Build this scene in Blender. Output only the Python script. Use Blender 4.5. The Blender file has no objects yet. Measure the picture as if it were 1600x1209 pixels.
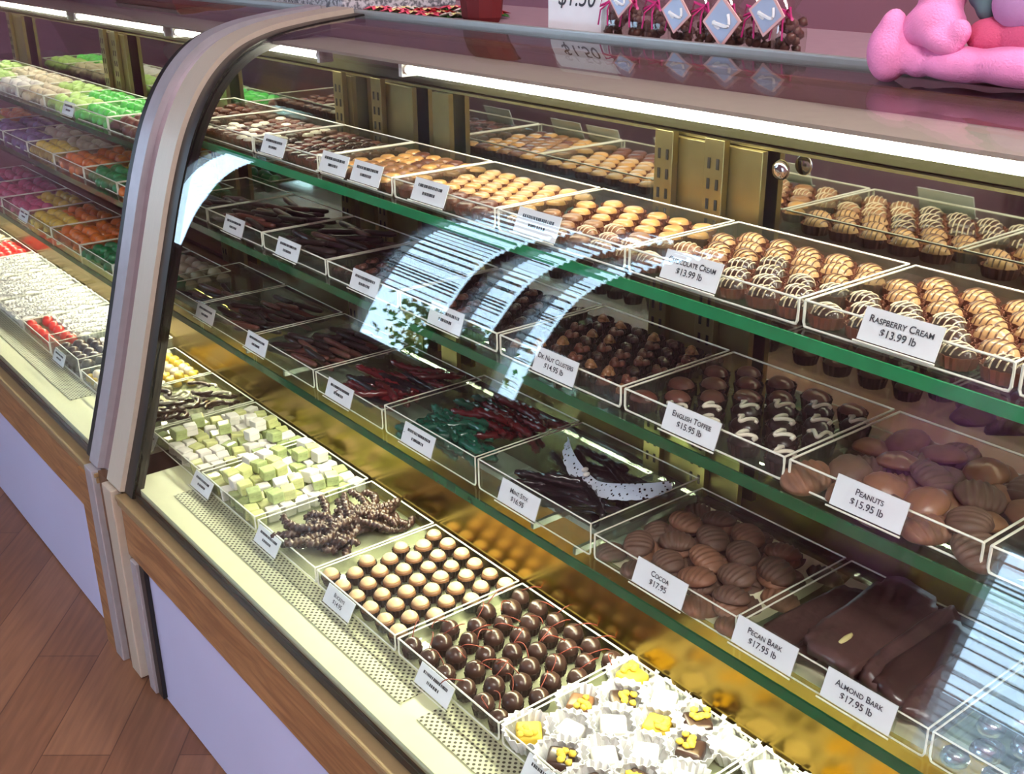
import bpy, bmesh, math, random
from mathutils import Vector, Matrix, Euler, noise
random.seed(7)
SC = bpy.context.scene
COL = SC.collection
PI = math.pi

# ------------------------------------------------------------------ camera, world, exposure
cam_d = bpy.data.cameras.new('camera'); cam = bpy.data.objects.new('camera', cam_d); COL.objects.link(cam)
cam_d.sensor_width = 36.0; cam_d.lens = 39.285; cam_d.clip_start = 0.02; cam_d.clip_end = 100
Rm = Matrix(((0.6181, -0.2960, 0.7282), (0.7860, 0.2450, -0.5676), (-0.0104, 0.9232, 0.3841)))
cam.matrix_world = Matrix.Translation((0, 0, 1.55)) @ Rm.to_4x4()
SC.camera = cam

w = bpy.data.worlds.new('world'); SC.world = w; w.use_nodes = True
bg = w.node_tree.nodes['Background']
bg.inputs[0].default_value = (0.56, 0.77, 1.0, 1); bg.inputs[1].default_value = 13.0
SC.view_settings.view_transform = 'Standard'; SC.view_settings.look = 'None'
SC.view_settings.gamma = 1.0; SC.view_settings.exposure = 0.25; SC.view_settings.use_curve_mapping = False
SC.cycles.max_bounces = 10; SC.cycles.transparent_max_bounces = 48
SC.cycles.glossy_bounces = 6; SC.cycles.diffuse_bounces = 4; SC.cycles.transmission_bounces = 4
SC.cycles.caustics_reflective = False; SC.cycles.caustics_refractive = False
SC.cycles.sample_clamp_indirect = 4.0
TUBE_POWER = 38.0; DECK_FILL_POWER = 80.0; ROOM_FILL_POWER = 44.0

# ------------------------------------------------------------------ materials
def newmat(name):
    m = bpy.data.materials.new(name); m.use_nodes = True
    nt = m.node_tree; nt.nodes.clear()
    out = nt.nodes.new('ShaderNodeOutputMaterial')
    return m, nt, out
def rgb(c):
    def f(v):
        v = v / 255.0
        return v / 12.92 if v <= 0.04045 else ((v + 0.055) / 1.055) ** 2.4
    return (f(c[0]), f(c[1]), f(c[2]), 1)
def pm(name, c, rough=0.5, metal=0.0, var=0.0, vscale=40, coat=0.0, bump=0.0, bscale=60, spec=0.5, sub=0.0, stretch=None):
    m, nt, out = newmat(name)
    b = nt.nodes.new('ShaderNodeBsdfPrincipled'); nt.links.new(b.outputs[0], out.inputs[0])
    b.inputs['Base Color'].default_value = rgb(c); b.inputs['Roughness'].default_value = rough
    b.inputs['Metallic'].default_value = metal; b.inputs['Coat Weight'].default_value = coat
    b.inputs['Specular IOR Level'].default_value = spec
    if sub:
        b.inputs['Subsurface Weight'].default_value = sub; b.inputs['Subsurface Scale'].default_value = 0.01
    tc = nt.nodes.new('ShaderNodeTexCoord')
    src = tc.outputs['Object']
    if stretch:
        mp = nt.nodes.new('ShaderNodeMapping'); mp.inputs['Scale'].default_value = stretch
        nt.links.new(src, mp.inputs[0]); src = mp.outputs[0]
    n = nt.nodes.new('ShaderNodeTexNoise'); n.inputs['Scale'].default_value = vscale; n.inputs['Detail'].default_value = 4
    nt.links.new(src, n.inputs['Vector'])
    r = nt.nodes.new('ShaderNodeValToRGB'); v = var or 0.04
    base = rgb(c)
    r.color_ramp.elements[0].position = 0.3; r.color_ramp.elements[1].position = 0.7
    r.color_ramp.elements[0].color = (base[0]*(1-v), base[1]*(1-v), base[2]*(1-v), 1)
    r.color_ramp.elements[1].color = (min(1, base[0]*(1+v)), min(1, base[1]*(1+v)), min(1, base[2]*(1+v)), 1)
    nt.links.new(n.outputs['Fac'], r.inputs[0]); nt.links.new(r.outputs[0], b.inputs['Base Color'])
    if bump:
        n2 = nt.nodes.new('ShaderNodeTexNoise'); n2.inputs['Scale'].default_value = bscale; n2.inputs['Detail'].default_value = 3
        nt.links.new(tc.outputs['Object'], n2.inputs['Vector'])
        bp = nt.nodes.new('ShaderNodeBump'); bp.inputs['Strength'].default_value = bump; bp.inputs['Distance'].default_value = 0.003
        nt.links.new(n2.outputs['Fac'], bp.inputs['Height']); nt.links.new(bp.outputs[0], b.inputs['Normal'])
    return m
def thin_glass(name, tint=(1, 1, 1), refl=1.0, rough=0.0, f0=0.045, opac=0.0, ocol=(200, 220, 200)):
    """clear sheet: passes light straight through, mirrors the room more at grazing angles"""
    m, nt, out = newmat(name)
    t = nt.nodes.new('ShaderNodeBsdfTransparent'); t.inputs[0].default_value = (*tint, 1)
    g = nt.nodes.new('ShaderNodeBsdfGlossy'); g.inputs['Roughness'].default_value = rough
    geo = nt.nodes.new('ShaderNodeNewGeometry')
    d = nt.nodes.new('ShaderNodeVectorMath'); d.operation = 'DOT_PRODUCT'
    nt.links.new(geo.outputs['Incoming'], d.inputs[0]); nt.links.new(geo.outputs['Normal'], d.inputs[1])
    def mth(op, a, b=None):
        x = nt.nodes.new('ShaderNodeMath'); x.operation = op
        for i, v in enumerate((a, b)):
            if v is None: continue
            if isinstance(v, (int, float)): x.inputs[i].default_value = v
            else: nt.links.new(v, x.inputs[i])
        return x.outputs[0]
    a = mth('ABSOLUTE', d.outputs['Value']); o = mth('SUBTRACT', 1.0, a); p = mth('POWER', o, 5.0)
    f = mth('ADD', mth('MULTIPLY', p, (1 - f0) * refl), f0 * refl)
    mx = nt.nodes.new('ShaderNodeMixShader'); nt.links.new(f, mx.inputs[0])
    base = t.outputs[0]
    if opac:
        df = nt.nodes.new('ShaderNodeBsdfDiffuse'); df.inputs[0].default_value = rgb(ocol)
        m2 = nt.nodes.new('ShaderNodeMixShader'); m2.inputs[0].default_value = opac
        nt.links.new(base, m2.inputs[1]); nt.links.new(df.outputs[0], m2.inputs[2]); base = m2.outputs[0]
    nt.links.new(base, mx.inputs[1]); nt.links.new(g.outputs[0], mx.inputs[2])
    nt.links.new(mx.outputs[0], out.inputs[0])
    return m
def translucent(name, c):
    m, nt, out = newmat(name)
    d = nt.nodes.new('ShaderNodeBsdfDiffuse'); t = nt.nodes.new('ShaderNodeBsdfTranslucent'); mx = nt.nodes.new('ShaderNodeMixShader')
    tc = nt.nodes.new('ShaderNodeTexCoord'); n = nt.nodes.new('ShaderNodeTexNoise'); n.inputs['Scale'].default_value = 9
    nt.links.new(tc.outputs['Object'], n.inputs['Vector'])
    r = nt.nodes.new('ShaderNodeValToRGB'); b = rgb(c); r.color_ramp.elements[0].color = (b[0]*.8, b[1]*.8, b[2]*.8, 1); r.color_ramp.elements[1].color = b
    nt.links.new(n.outputs['Fac'], r.inputs[0]); nt.links.new(r.outputs[0], d.inputs[0]); nt.links.new(r.outputs[0], t.inputs[0])
    mx.inputs[0].default_value = .6; nt.links.new(d.outputs[0], mx.inputs[1]); nt.links.new(t.outputs[0], mx.inputs[2]); nt.links.new(mx.outputs[0], out.inputs[0])
    return m
def emit(name, c, s):
    m, nt, out = newmat(name)
    e = nt.nodes.new('ShaderNodeEmission'); e.inputs[0].default_value = (*c, 1); e.inputs[1].default_value = s
    nt.links.new(e.outputs[0], out.inputs[0]); return m
def wood_floor():
    m, nt, out = newmat('floor planks')
    b = nt.nodes.new('ShaderNodeBsdfPrincipled'); nt.links.new(b.outputs[0], out.inputs[0]); b.inputs['Roughness'].default_value = 0.42
    tc = nt.nodes.new('ShaderNodeTexCoord'); mp = nt.nodes.new('ShaderNodeMapping')
    mp.inputs['Rotation'].default_value = (0, 0, math.radians(38.5))
    nt.links.new(tc.outputs['Object'], mp.inputs[0])
    br = nt.nodes.new('ShaderNodeTexBrick'); br.inputs['Scale'].default_value = 1.0
    br.inputs['Brick Width'].default_value = 0.9; br.inputs['Row Height'].default_value = 0.14
    br.inputs['Mortar Size'].default_value = 0.0016; br.inputs['Mortar Smooth'].default_value = 0.5
    br.inputs['Color1'].default_value = rgb((132, 94, 70)); br.inputs['Color2'].default_value = rgb((108, 72, 52))
    br.inputs['Mortar'].default_value = rgb((82, 52, 38)); br.offset = 0.37
    nt.links.new(mp.outputs[0], br.inputs['Vector'])
    mp2 = nt.nodes.new('ShaderNodeMapping'); mp2.inputs['Scale'].default_value = (2, 26, 1); nt.links.new(mp.outputs[0], mp2.inputs[0])
    n = nt.nodes.new('ShaderNodeTexNoise'); n.inputs['Scale'].default_value = 3; n.inputs['Detail'].default_value = 6
    nt.links.new(mp2.outputs[0], n.inputs['Vector'])
    mx = nt.nodes.new('ShaderNodeMix'); mx.data_type = 'RGBA'; mx.blend_type = 'OVERLAY'; mx.inputs[0].default_value = 0.45
    nt.links.new(br.outputs['Color'], mx.inputs[6]); nt.links.new(n.outputs['Fac'], mx.inputs[7])
    nt.links.new(mx.outputs[2], b.inputs['Base Color'])
    return m
def oak():
    m, nt, out = newmat('oak veneer')
    b = nt.nodes.new('ShaderNodeBsdfPrincipled'); nt.links.new(b.outputs[0], out.inputs[0]); b.inputs['Roughness'].default_value = 0.45
    tc = nt.nodes.new('ShaderNodeTexCoord'); mp = nt.nodes.new('ShaderNodeMapping'); mp.inputs['Scale'].default_value = (1.5, 8, 14)
    nt.links.new(tc.outputs['Object'], mp.inputs[0])
    wv = nt.nodes.new('ShaderNodeTexNoise'); wv.inputs['Scale'].default_value = 4; wv.inputs['Detail'].default_value = 8; wv.inputs['Distortion'].default_value = 1.2
    nt.links.new(mp.outputs[0], wv.inputs['Vector'])
    r = nt.nodes.new('ShaderNodeValToRGB'); r.color_ramp.elements[0].position = 0.35; r.color_ramp.elements[1].position = 0.65
    r.color_ramp.elements[0].color = rgb((124, 82, 50)); r.color_ramp.elements[1].color = rgb((162, 116, 74))
    nt.links.new(wv.outputs['Fac'], r.inputs[0]); nt.links.new(r.outputs[0], b.inputs['Base Color'])
    return m
def perforated():
    m, nt, out = newmat('perforated metal')
    b = nt.nodes.new('ShaderNodeBsdfPrincipled'); nt.links.new(b.outputs[0], out.inputs[0])
    b.inputs['Roughness'].default_value = 0.4; b.inputs['Metallic'].default_value = 0.35
    tc = nt.nodes.new('ShaderNodeTexCoord'); mp = nt.nodes.new('ShaderNodeMapping'); mp.inputs['Scale'].default_value = (125, 125, 1)
    mp.inputs['Rotation'].default_value = (0, 0, PI / 4)
    nt.links.new(tc.outputs['Object'], mp.inputs[0])
    fr = nt.nodes.new('ShaderNodeVectorMath'); fr.operation = 'FRACTION'; nt.links.new(mp.outputs[0], fr.inputs[0])
    ds = nt.nodes.new('ShaderNodeVectorMath'); ds.operation = 'DISTANCE'; ds.inputs[1].default_value = (0.5, 0.5, 0)
    sp = nt.nodes.new('ShaderNodeVectorMath'); sp.operation = 'MULTIPLY'; sp.inputs[1].default_value = (1, 1, 0)
    nt.links.new(fr.outputs[0], sp.inputs[0]); nt.links.new(sp.outputs[0], ds.inputs[0])
    r = nt.nodes.new('ShaderNodeValToRGB'); r.color_ramp.elements[0].position = 0.26; r.color_ramp.elements[1].position = 0.34
    r.color_ramp.elements[0].color = rgb((52, 52, 38)); r.color_ramp.elements[1].color = rgb((196, 198, 168))
    nt.links.new(ds.outputs['Value'], r.inputs[0]); nt.links.new(r.outputs[0], b.inputs['Base Color'])
    return m
def lace():
    m, nt, out = newmat('paper lace')
    d = nt.nodes.new('ShaderNodeBsdfPrincipled'); d.inputs['Base Color'].default_value = rgb((200, 208, 222)); d.inputs['Roughness'].default_value = 0.8
    t = nt.nodes.new('ShaderNodeBsdfTransparent'); mx = nt.nodes.new('ShaderNodeMixShader')
    tc = nt.nodes.new('ShaderNodeTexCoord'); v = nt.nodes.new('ShaderNodeTexVoronoi'); v.inputs['Scale'].default_value = 190
    nt.links.new(tc.outputs['Object'], v.inputs['Vector'])
    r = nt.nodes.new('ShaderNodeMath'); r.operation = 'GREATER_THAN'; r.inputs[1].default_value = 0.30
    nt.links.new(v.outputs['Distance'], r.inputs[0]); nt.links.new(r.outputs[0], mx.inputs[0])
    nt.links.new(t.outputs[0], mx.inputs[1]); nt.links.new(d.outputs[0], mx.inputs[2]); nt.links.new(mx.outputs[0], out.inputs[0])
    return m
def speckle():
    m, nt, out = newmat('speckled granite')
    b = nt.nodes.new('ShaderNodeBsdfPrincipled'); nt.links.new(b.outputs[0], out.inputs[0]); b.inputs['Roughness'].default_value = 0.5
    tc = nt.nodes.new('ShaderNodeTexCoord'); v = nt.nodes.new('ShaderNodeTexNoise'); v.inputs['Scale'].default_value = 130; v.inputs['Detail'].default_value = 3
    nt.links.new(tc.outputs['Object'], v.inputs['Vector'])
    r = nt.nodes.new('ShaderNodeValToRGB'); r.color_ramp.elements[0].position = 0.42; r.color_ramp.elements[1].position = 0.58
    r.color_ramp.elements[0].color = rgb((92, 96, 104)); r.color_ramp.elements[1].color = rgb((190, 194, 200))
    nt.links.new(v.outputs['Fac'], r.inputs[0]); nt.links.new(r.outputs[0], b.inputs['Base Color']); return m
M = dict(
    front_glass=thin_glass('front glass', (0.97, 0.985, 0.975), refl=1.0, f0=0.05),
    shelf_glass=thin_glass('shelf glass', (0.90, 0.96, 0.92), f0=0.04),
    acrylic=thin_glass('clear acrylic', (0.965, 0.97, 0.95), f0=0.04, rough=0.02, opac=0.02),
    pane=thin_glass('window pane', (0.97, 0.99, 0.99)),
    cello=thin_glass('cellophane', (0.94, 0.95, 0.92), f0=0.10, rough=0.12),
    rim=pm('polished acrylic edge', (248, 248, 230), 0.3, sub=0.0),  # pale colour paints in the light caught along clear acrylic edges
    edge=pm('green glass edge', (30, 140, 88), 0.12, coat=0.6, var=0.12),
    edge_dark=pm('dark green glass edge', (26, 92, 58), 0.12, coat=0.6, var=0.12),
    mirror=pm('mirror', (222, 226, 216), 0.03, metal=1.0, var=0.01),
    gold=pm('gold toned steel', (158, 130, 58), 0.22, metal=1.0, var=0.06, vscale=6),
    brass=pm('brass strip', (150, 138, 92), 0.3, metal=0.9, var=0.08),
    alu=pm('satin aluminium', (200, 190, 172), 0.34, metal=0.35, var=0.05, stretch=(30, 1, 1)),
    alu2=pm('brushed grey aluminium', (182, 180, 186), 0.3, metal=0.45, var=0.05),
    chrome=pm('chrome strip', (225, 222, 226), 0.08, metal=1.0, var=0.01),
    bar=pm('grey rail', (150, 152, 150), 0.3, metal=0.3),
    gasket=pm('black gasket', (22, 20, 18), 0.35),
    canopy=pm('grey light housing', (176, 164, 150), 0.55),
    bronze=pm('bronze moulding', (160, 138, 100), 0.4, metal=0.4), header=pm('olive grey header', (60, 58, 38), 0.8, spec=0.1),
    deck=pm('cream deck laminate', (226, 228, 186), 0.35, var=0.03),
    perf=perforated(), oak=oak(), floor=wood_floor(),
    panel=pm('lavender white laminate', (186, 186, 216), 0.35, var=0.03, vscale=3),
    darkwood=pm('dark brown wood', (96, 66, 42), 0.5, var=0.2, vscale=20),
    slot=pm('slot shadow', (16, 14, 10), 0.9),
    mauve=pm('mauve wall paint', (166, 112, 128), 0.8, var=0.04, vscale=2),
    ceil=pm('ceiling paint', (220, 214, 212), 0.9),
    tan=pm('tan window wall paint', (164, 130, 146), 0.8), curtain=translucent('pale pink curtain', (204, 150, 182)),
    topboard=pm('mauve top board', (150, 122, 132), 0.5),
    white=pm('white paint', (232, 232, 232), 0.6),
    blind=pm('blind slats', (214, 220, 228), 0.7),
    card=pm('white card', (236, 240, 240), 0.7, var=0.02),
    ink=pm('dark ink', (60, 66, 72), 0.8),
    paper_brown=pm('brown paper cup', (116, 66, 46), 0.75, var=0.15),
    paper_dark=pm('dark paper cup', (40, 26, 20), 0.7, var=0.15),
    paper_white=pm('white paper cup', (240, 240, 236), 0.8, var=0.03),
    milk=pm('milk chocolate', (140, 98, 66), 0.32, var=0.15, bump=0.2),
    tanchoc=pm('glazed tan chocolate', (202, 160, 110), 0.3, var=0.14, coat=0.3, bump=0.2),
    dark=pm('dark chocolate', (62, 42, 36), 0.28, var=0.2, coat=0.2, bump=0.2),
    darker=pm('bitter chocolate', (44, 31, 28), 0.3, var=0.25, bump=0.4),
    redchoc=pm('red brown chocolate', (102, 60, 48), 0.35, var=0.25, bump=0.3),
    caramel=pm('caramel', (214, 160, 96), 0.28, var=0.1, coat=0.4),
    butter=pm('peanut butter cap', (246, 214, 160), 0.4, var=0.06),
    liner=pm('cream paper liner', (236, 232, 196), 0.8), icing=pm('white icing', (232, 226, 206), 0.5),
    icing2=pm('pale tan drizzle', (214, 198, 164), 0.5), darkdriz=pm('dark drizzle', (92, 58, 38), 0.35),
    stem=pm('cherry stem', (132, 52, 34), 0.5, var=0.2),
    cookie=pm('ridged dark cookie', (104, 78, 62), 0.55, var=0.25, bump=0.4),
    cookie2=pm('brown cookie', (134, 94, 70), 0.55, var=0.25, bump=0.4),
    bark=pm('dark bark', (86, 62, 58), 0.32, var=0.25, bump=0.8, bscale=50),
    almond=pm('almond flesh', (226, 216, 150), 0.6),
    green_rope=pm('green candy rope', (18, 84, 66), 0.25, var=0.3, coat=0.5),
    red_rope=pm('red candy rope', (96, 26, 28), 0.25, var=0.3, coat=0.5),
    black_rope=pm('black licorice', (26, 22, 26), 0.25, var=0.3, coat=0.4),
    foil=pm('silver foil', (176, 186, 200), 0.22, metal=0.9, var=0.1),
    wrapped=pm('yellow cellophane wrapped sweet', (214, 218, 150), 0.25, var=0.12, coat=0.8, vscale=90),
    wrapped2=pm('pale green wrapped sweet', (176, 190, 130), 0.25, var=0.2, coat=0.8, vscale=90),
    yellowcrumb=pm('yellow candy topping', (240, 206, 70), 0.5, var=0.1),
    lace=lace(), granite=speckle(),
    pink=pm('pink plush', (238, 144, 196), 0.95, var=0.06, bump=0.7, bscale=400),
    pinkd=pm('deeper pink plush', (214, 92, 130), 0.95, var=0.06, bump=0.7, bscale=400),
    lilac=pm('lilac plush shirt', (200, 150, 196), 0.95, var=0.05, bump=0.5, bscale=400),
    greycloth=pm('grey green cloth', (84, 108, 112), 0.9),
    ribbon=pm('magenta ribbon', (176, 40, 110), 0.4),
    pinkcard=pm('pale pink tag card', (222, 176, 172), 0.7),
    silver=pm('silver print', (176, 184, 204), 0.35, metal=0.5),
    petal_red=pm('red petal', (176, 30, 40), 0.6, var=0.2), petal_pink=pm('pink petal', (226, 96, 124), 0.6, var=0.2),
    leaf=pm('green leaf', (60, 120, 56), 0.6, var=0.3), petal_white=pm('white petal', (224, 214, 206), 0.7),
    maroon=pm('maroon cloth', (96, 16, 20), 0.8), brownbag=pm('chocolate nuggets', (84, 50, 40), 0.4, var=0.3, bump=0.5),
    green=pm('green gummy', (86, 196, 84), 0.3, var=0.15, coat=0.5), lime=pm('lime sweet', (190, 226, 130), 0.35, var=0.15),
    teal=pm('dark green gummy', (24, 128, 74), 0.3, var=0.2, coat=0.5), orange=pm('orange gummy', (226, 124, 40), 0.3, var=0.2, coat=0.5),
    yellow=pm('yellow gummy', (222, 190, 70), 0.3, var=0.2, coat=0.5), purple=pm('purple gummy', (112, 88, 140), 0.3, var=0.2, coat=0.5),
    pinkg=pm('pink gummy', (196, 84, 120), 0.3, var=0.2, coat=0.5), redg=pm('red gummy', (226, 52, 44), 0.3, var=0.1, coat=0.5),
    cream=pm('cream sweet', (222, 208, 176), 0.4, var=0.12), whiteg=pm('white sweet', (238, 234, 226), 0.5),
    shrub=pm('shrub leaves', (92, 158, 62), 0.7, var=0.4), asphalt=pm('pavement', (150, 150, 150), 0.9),
)
M['tube'] = emit('lit tube', (1.0, 0.97, 0.78), TUBE_POWER)
M['tube2'] = emit('lit lower tube', (1.0, 0.98, 0.74), DECK_FILL_POWER)
M['troffer'] = emit('lit ceiling panel', (1.0, 0.95, 0.92), ROOM_FILL_POWER)

# ------------------------------------------------------------------ mesh helpers
class MB:
    def __init__(s): s.bm = bmesh.new()
    def box(s, x0, x1, y0, y1, z0, z1, bev=0.0, mat=None):
        T = Matrix.Translation(((x0+x1)/2, (y0+y1)/2, (z0+z1)/2)) @ Matrix.Diagonal((abs(x1-x0), abs(y1-y0), abs(z1-z0), 1))
        if mat is not None: T = mat @ T
        r = bmesh.ops.create_cube(s.bm, size=1.0, matrix=T)
        if bev:
            es = list({e for v in r['verts'] for e in v.link_edges})
            bmesh.ops.bevel(s.bm, geom=es, offset=bev, segments=2, affect='EDGES', profile=0.6)
        return s
    def tube(s, pts, r, n=6, caps=True, rf=None, twist=None):
        pts = [Vector(p) for p in pts]; rings = []
        up = Vector((0, 0, 1))
        for i, p in enumerate(pts):
            t = (pts[min(i+1, len(pts)-1)] - pts[max(i-1, 0)]).normalized()
            a = t.cross(up)
            if a.length < 1e-3: a = t.cross(Vector((0, 1, 0)))
            a.normalize(); b = t.cross(a)
            rr = rf(i / max(1, len(pts)-1)) * r if rf else r
            ring = []
            for k in range(n):
                an = 2*PI*k/n
                q = rr * (1 + (0.28*math.cos(3*an + twist*i) if twist else 0))
                ring.append(s.bm.verts.new(p + q*(math.cos(an)*a + math.sin(an)*b)))
            rings.append(ring)
        for i in range(len(rings)-1):
            for k in range(n):
                s.bm.faces.new((rings[i][k], rings[i][(k+1) % n], rings[i+1][(k+1) % n], rings[i+1][k]))
        if caps:
            s.bm.faces.new(list(reversed(rings[0]))); s.bm.faces.new(rings[-1])
        return s
    def lathe(s, prof, n=16, sx=1, sy=1, flute=0.0, nf=0, cx=0, cy=0, cz=0, close=True, sq=None):
        rings = []
        for (r, z) in prof:
            ring = []
            for k in range(n):
                a = 2*PI*k/n
                fr = 1 + (flute*(1 if k % 2 else -1) if flute else 0)
                c, sn = math.cos(a), math.sin(a)
                if sq:
                    c = math.copysign(abs(c)**sq, c); sn = math.copysign(abs(sn)**sq, sn)
                ring.append(s.bm.verts.new((cx+r*fr*sx*c, cy+r*fr*sy*sn, cz+z)))
            rings.append(ring)
        for i in range(len(rings)-1):
            for k in range(n):
                s.bm.faces.new((rings[i][k], rings[i][(k+1) % n], rings[i+1][(k+1) % n], rings[i+1][k]))
        if close:
            s.bm.faces.new(list(reversed(rings[0]))); s.bm.faces.new(rings[-1])
        return s
    def ball(s, c, r, sc=(1, 1, 1), sub=2, nz=0.0, seed=0, rot=None):
        T = Matrix.Translation(c) @ (rot.to_matrix().to_4x4() if rot else Matrix.Identity(4)) @ Matrix.Diagonal((*sc, 1))
        g = bmesh.ops.create_icosphere(s.bm, subdivisions=sub, radius=r, matrix=T)
        if nz:
            C = Vector(c)
            for v in g['verts']:
                d = v.co - C
                v.co = C + d*(1 + nz*noise.noise(d*(1.6/r) + Vector((seed*7.1, seed*3.3, 0))))
        return s
    def poly(s, pts): s.bm.faces.new([s.bm.verts.new(p) for p in pts]); return s
    def prism(s, pts2, x0, x1):
        """closed (y,z) outline swept along x"""
        a = [s.bm.verts.new((x0, p[0], p[1])) for p in pts2]; b = [s.bm.verts.new((x1, p[0], p[1])) for p in pts2]
        n = len(pts2)
        for i in range(n): s.bm.faces.new((a[i], a[(i+1) % n], b[(i+1) % n], b[i]))
        s.bm.faces.new(list(reversed(a))); s.bm.faces.new(b); return s
    def mesh(s, name, m, smooth=False):
        bmesh.ops.recalc_face_normals(s.bm, faces=s.bm.faces[:])
        me = bpy.data.meshes.new(name); s.bm.to_mesh(me); s.bm.free()
        if smooth:
            for p in me.polygons: p.use_smooth = True
        me.materials.append(m); return me
    def build(s, name, m, parent=None, smooth=False, loc=None):
        me = s.mesh(name, m, smooth)
        return place(name, me, parent, loc)
def place(name, me, parent=None, loc=None):
    o = bpy.data.objects.new(name, me); COL.objects.link(o)
    if loc is not None: o.location = loc
    if parent is not None: o.parent = parent
    return o
def tag(o, label=None, cat=None, group=None, kind=None):
    if label: o['label'] = label
    if cat: o['category'] = cat
    if group: o['group'] = group
    if kind: o['kind'] = kind
    return o
def empty(name, loc=(0, 0, 0), label=None, cat=None, group=None):
    o = bpy.data.objects.new(name, None); COL.objects.link(o); o.location = loc; o.empty_display_size = 0.02
    return tag(o, label, cat, group)
def dup(src, loc, rot=(0, 0, 0), sc=1.0, label=None, group=None):
    c = src.copy(); COL.objects.link(c); c.location = loc; c.rotation_euler = rot
    c.scale = (sc, sc, sc) if isinstance(sc, (int, float)) else sc
    c['label'] = label; c['group'] = group
    for ch in PARTS.get(src.name, []):
        d = ch.copy(); COL.objects.link(d); d.parent = c
    return c
PARTS = {}

# ------------------------------------------------------------------ glass profile
P = [(.622, .485), (.676, .655), (.721, .808), (.764, .957), (.804, 1.089), (.846, 1.194), (.896, 1.272), (.957, 1.325), (1.028, 1.353), (1.113, 1.368), (1.228, 1.380)]
def catmull(P, n=6):
    E = [(2*P[0][0]-P[1][0], 2*P[0][1]-P[1][1])] + P + [(2*P[-1][0]-P[-2][0], 2*P[-1][1]-P[-2][1])]
    Q = []
    for i in range(1, len(E)-2):
        for k in range(n):
            t = k/n; q = []
            for a in (0, 1):
                p0, p1, p2, p3 = (E[i-1][a], E[i][a], E[i+1][a], E[i+2][a])
                q.append(.5*((2*p1)+(-p0+p2)*t+(2*p0-5*p1+4*p2-p3)*t*t+(-p0+3*p1-3*p2+p3)*t**3))
            Q.append(tuple(q))
    return Q + [P[-1]]
G = catmull(P, 22)
def offs(d):
    out = []
    for i, p in enumerate(G):
        a = G[max(0, i-1)]; b = G[min(len(G)-1, i+1)]
        t = Vector((b[0]-a[0], b[1]-a[1])).normalized(); n = Vector((-t[1], t[0]))   # outward: towards the customer and up
        out.append((p[0]+n[0]*d, p[1]+n[1]*d))
    return out
def band(d0, d1): return offs(d1) + list(reversed(offs(d0)))

# ------------------------------------------------------------------ room
def structure(o): return tag(o, kind='structure')
structure(MB().box(-12, 5, -3.2, 3.6, -0.05, 0).build('floor', M['floor']))
structure(MB().box(-12, 5, -3.2, 3.6, 5.2, 5.25).build('ceiling', M['ceil']))
structure(MB().box(-12, 5, 3.5, 3.6, 0, 5.2).build('wall_back', M['mauve']))
structure(MB().box(-12.1, -12, -3.2, 3.6, 0, 5.2).build('wall_left', M['mauve']))
structure(MB().box(5, 5.1, -3.2, 3.6, 0, 5.2).build('wall_right', M['mauve']))
WIN = [(-11.0, -10.15, .72, 3.0), (-7.05, -6.05, .75, 4.2), (-5.95, -5.52, 1.15, 4.9), (-5.36, -5.04, .80, 4.9), (-2.72, -2.24, .85, 3.6), (-2.0, -0.35, .20, 1.5)]  # fifth window is added only to backlight the curtain
fw = MB(); xs = -12
for (a, b, z0, z1) in WIN:
    fw.box(xs, a, -3.2, -3.08, 0, 5.2); fw.box(a, b, -3.2, -3.08, 0, z0); fw.box(a, b, -3.2, -3.08, z1, 5.2); xs = b
fw.box(xs, 5, -3.2, -3.08, 0, 5.2); structure(fw.build('wall_front', M['tan']))
for i, (a, b, z0, z1) in enumerate(WIN):
    f = MB(); t = .03
    f.box(a, b, -3.19, -3.10, z0, z0+t).box(a, b, -3.19, -3.10, z1-t, z1).box(a, a+t, -3.19, -3.10, z0+t, z1-t).box(b-t, b, -3.19, -3.10, z0+t, z1-t)
    wo = structure(f.build('window_%d' % (i+1), M['white']))
    MB().box(a+t, b-t, -3.15, -3.145, z0+t, z1-t).build('pane', M['pane'], wo)
    if i not in (0, 4):
        s = MB(); z = z0 + (.09 if i != 1 else .62)
        while z < z1 - .05:
            T = Matrix.Translation(((a+b)/2, -3.06, z)) @ Matrix.Rotation(math.radians(22), 4, 'X')
            s.box(-(b-a)/2+.02, (b-a)/2-.02, -.011, .011, -.0008, .0008, mat=T); z += .045
        bl = s.build('window_blind', M['blind'])
        tag(bl, ['white slatted blind in the far left shop window', 'white slatted blind in the wide window behind the shrub', 'white slatted blind in the narrow window between two others',
                 'white slatted blind in the slimmest shop window', '', 'white slatted blind in the window nearest the customer'][i], 'blind')
cu = MB(); ol = []
for k in range(121):
    x = -2.80+.64*k/120; ol.append((x, -3.035+.018*math.sin(k*.62)+.006*math.sin(k*.23)))
va = [[cu.bm.verts.new((x, y+d, z)) for (x, y) in ol] for d in (0, .003) for z in (.05, 3.8)]
for k in range(120):
    for (p, q) in ((0, 1), (3, 2), (1, 3), (2, 0)): cu.bm.faces.new((va[p][k], va[p][k+1], va[q][k+1], va[q][k]))
tag(cu.build('curtain', M['curtain'], smooth=True), 'pale pink pleated curtain hanging on the window wall', 'curtain')
tag(MB().box(-16, 8, -9, -3.2, -.12, -.06).build('pavement', M['asphalt']), kind='structure')
s = MB()
for k in range(2600):
    c = Vector((random.gauss(-6.62, .30), min(-3.42, random.gauss(-3.72, .10)), .1 + 1.35*random.random()))
    T = Matrix.Translation(c) @ Euler((random.random()*6, random.random()*6, random.random()*6)).to_matrix().to_4x4()
    s.poly([T @ Vector(v) for v in ((0, 0, 0), (.03, .028, .005), (.085, 0, 0), (.03, -.028, .005))])
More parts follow.
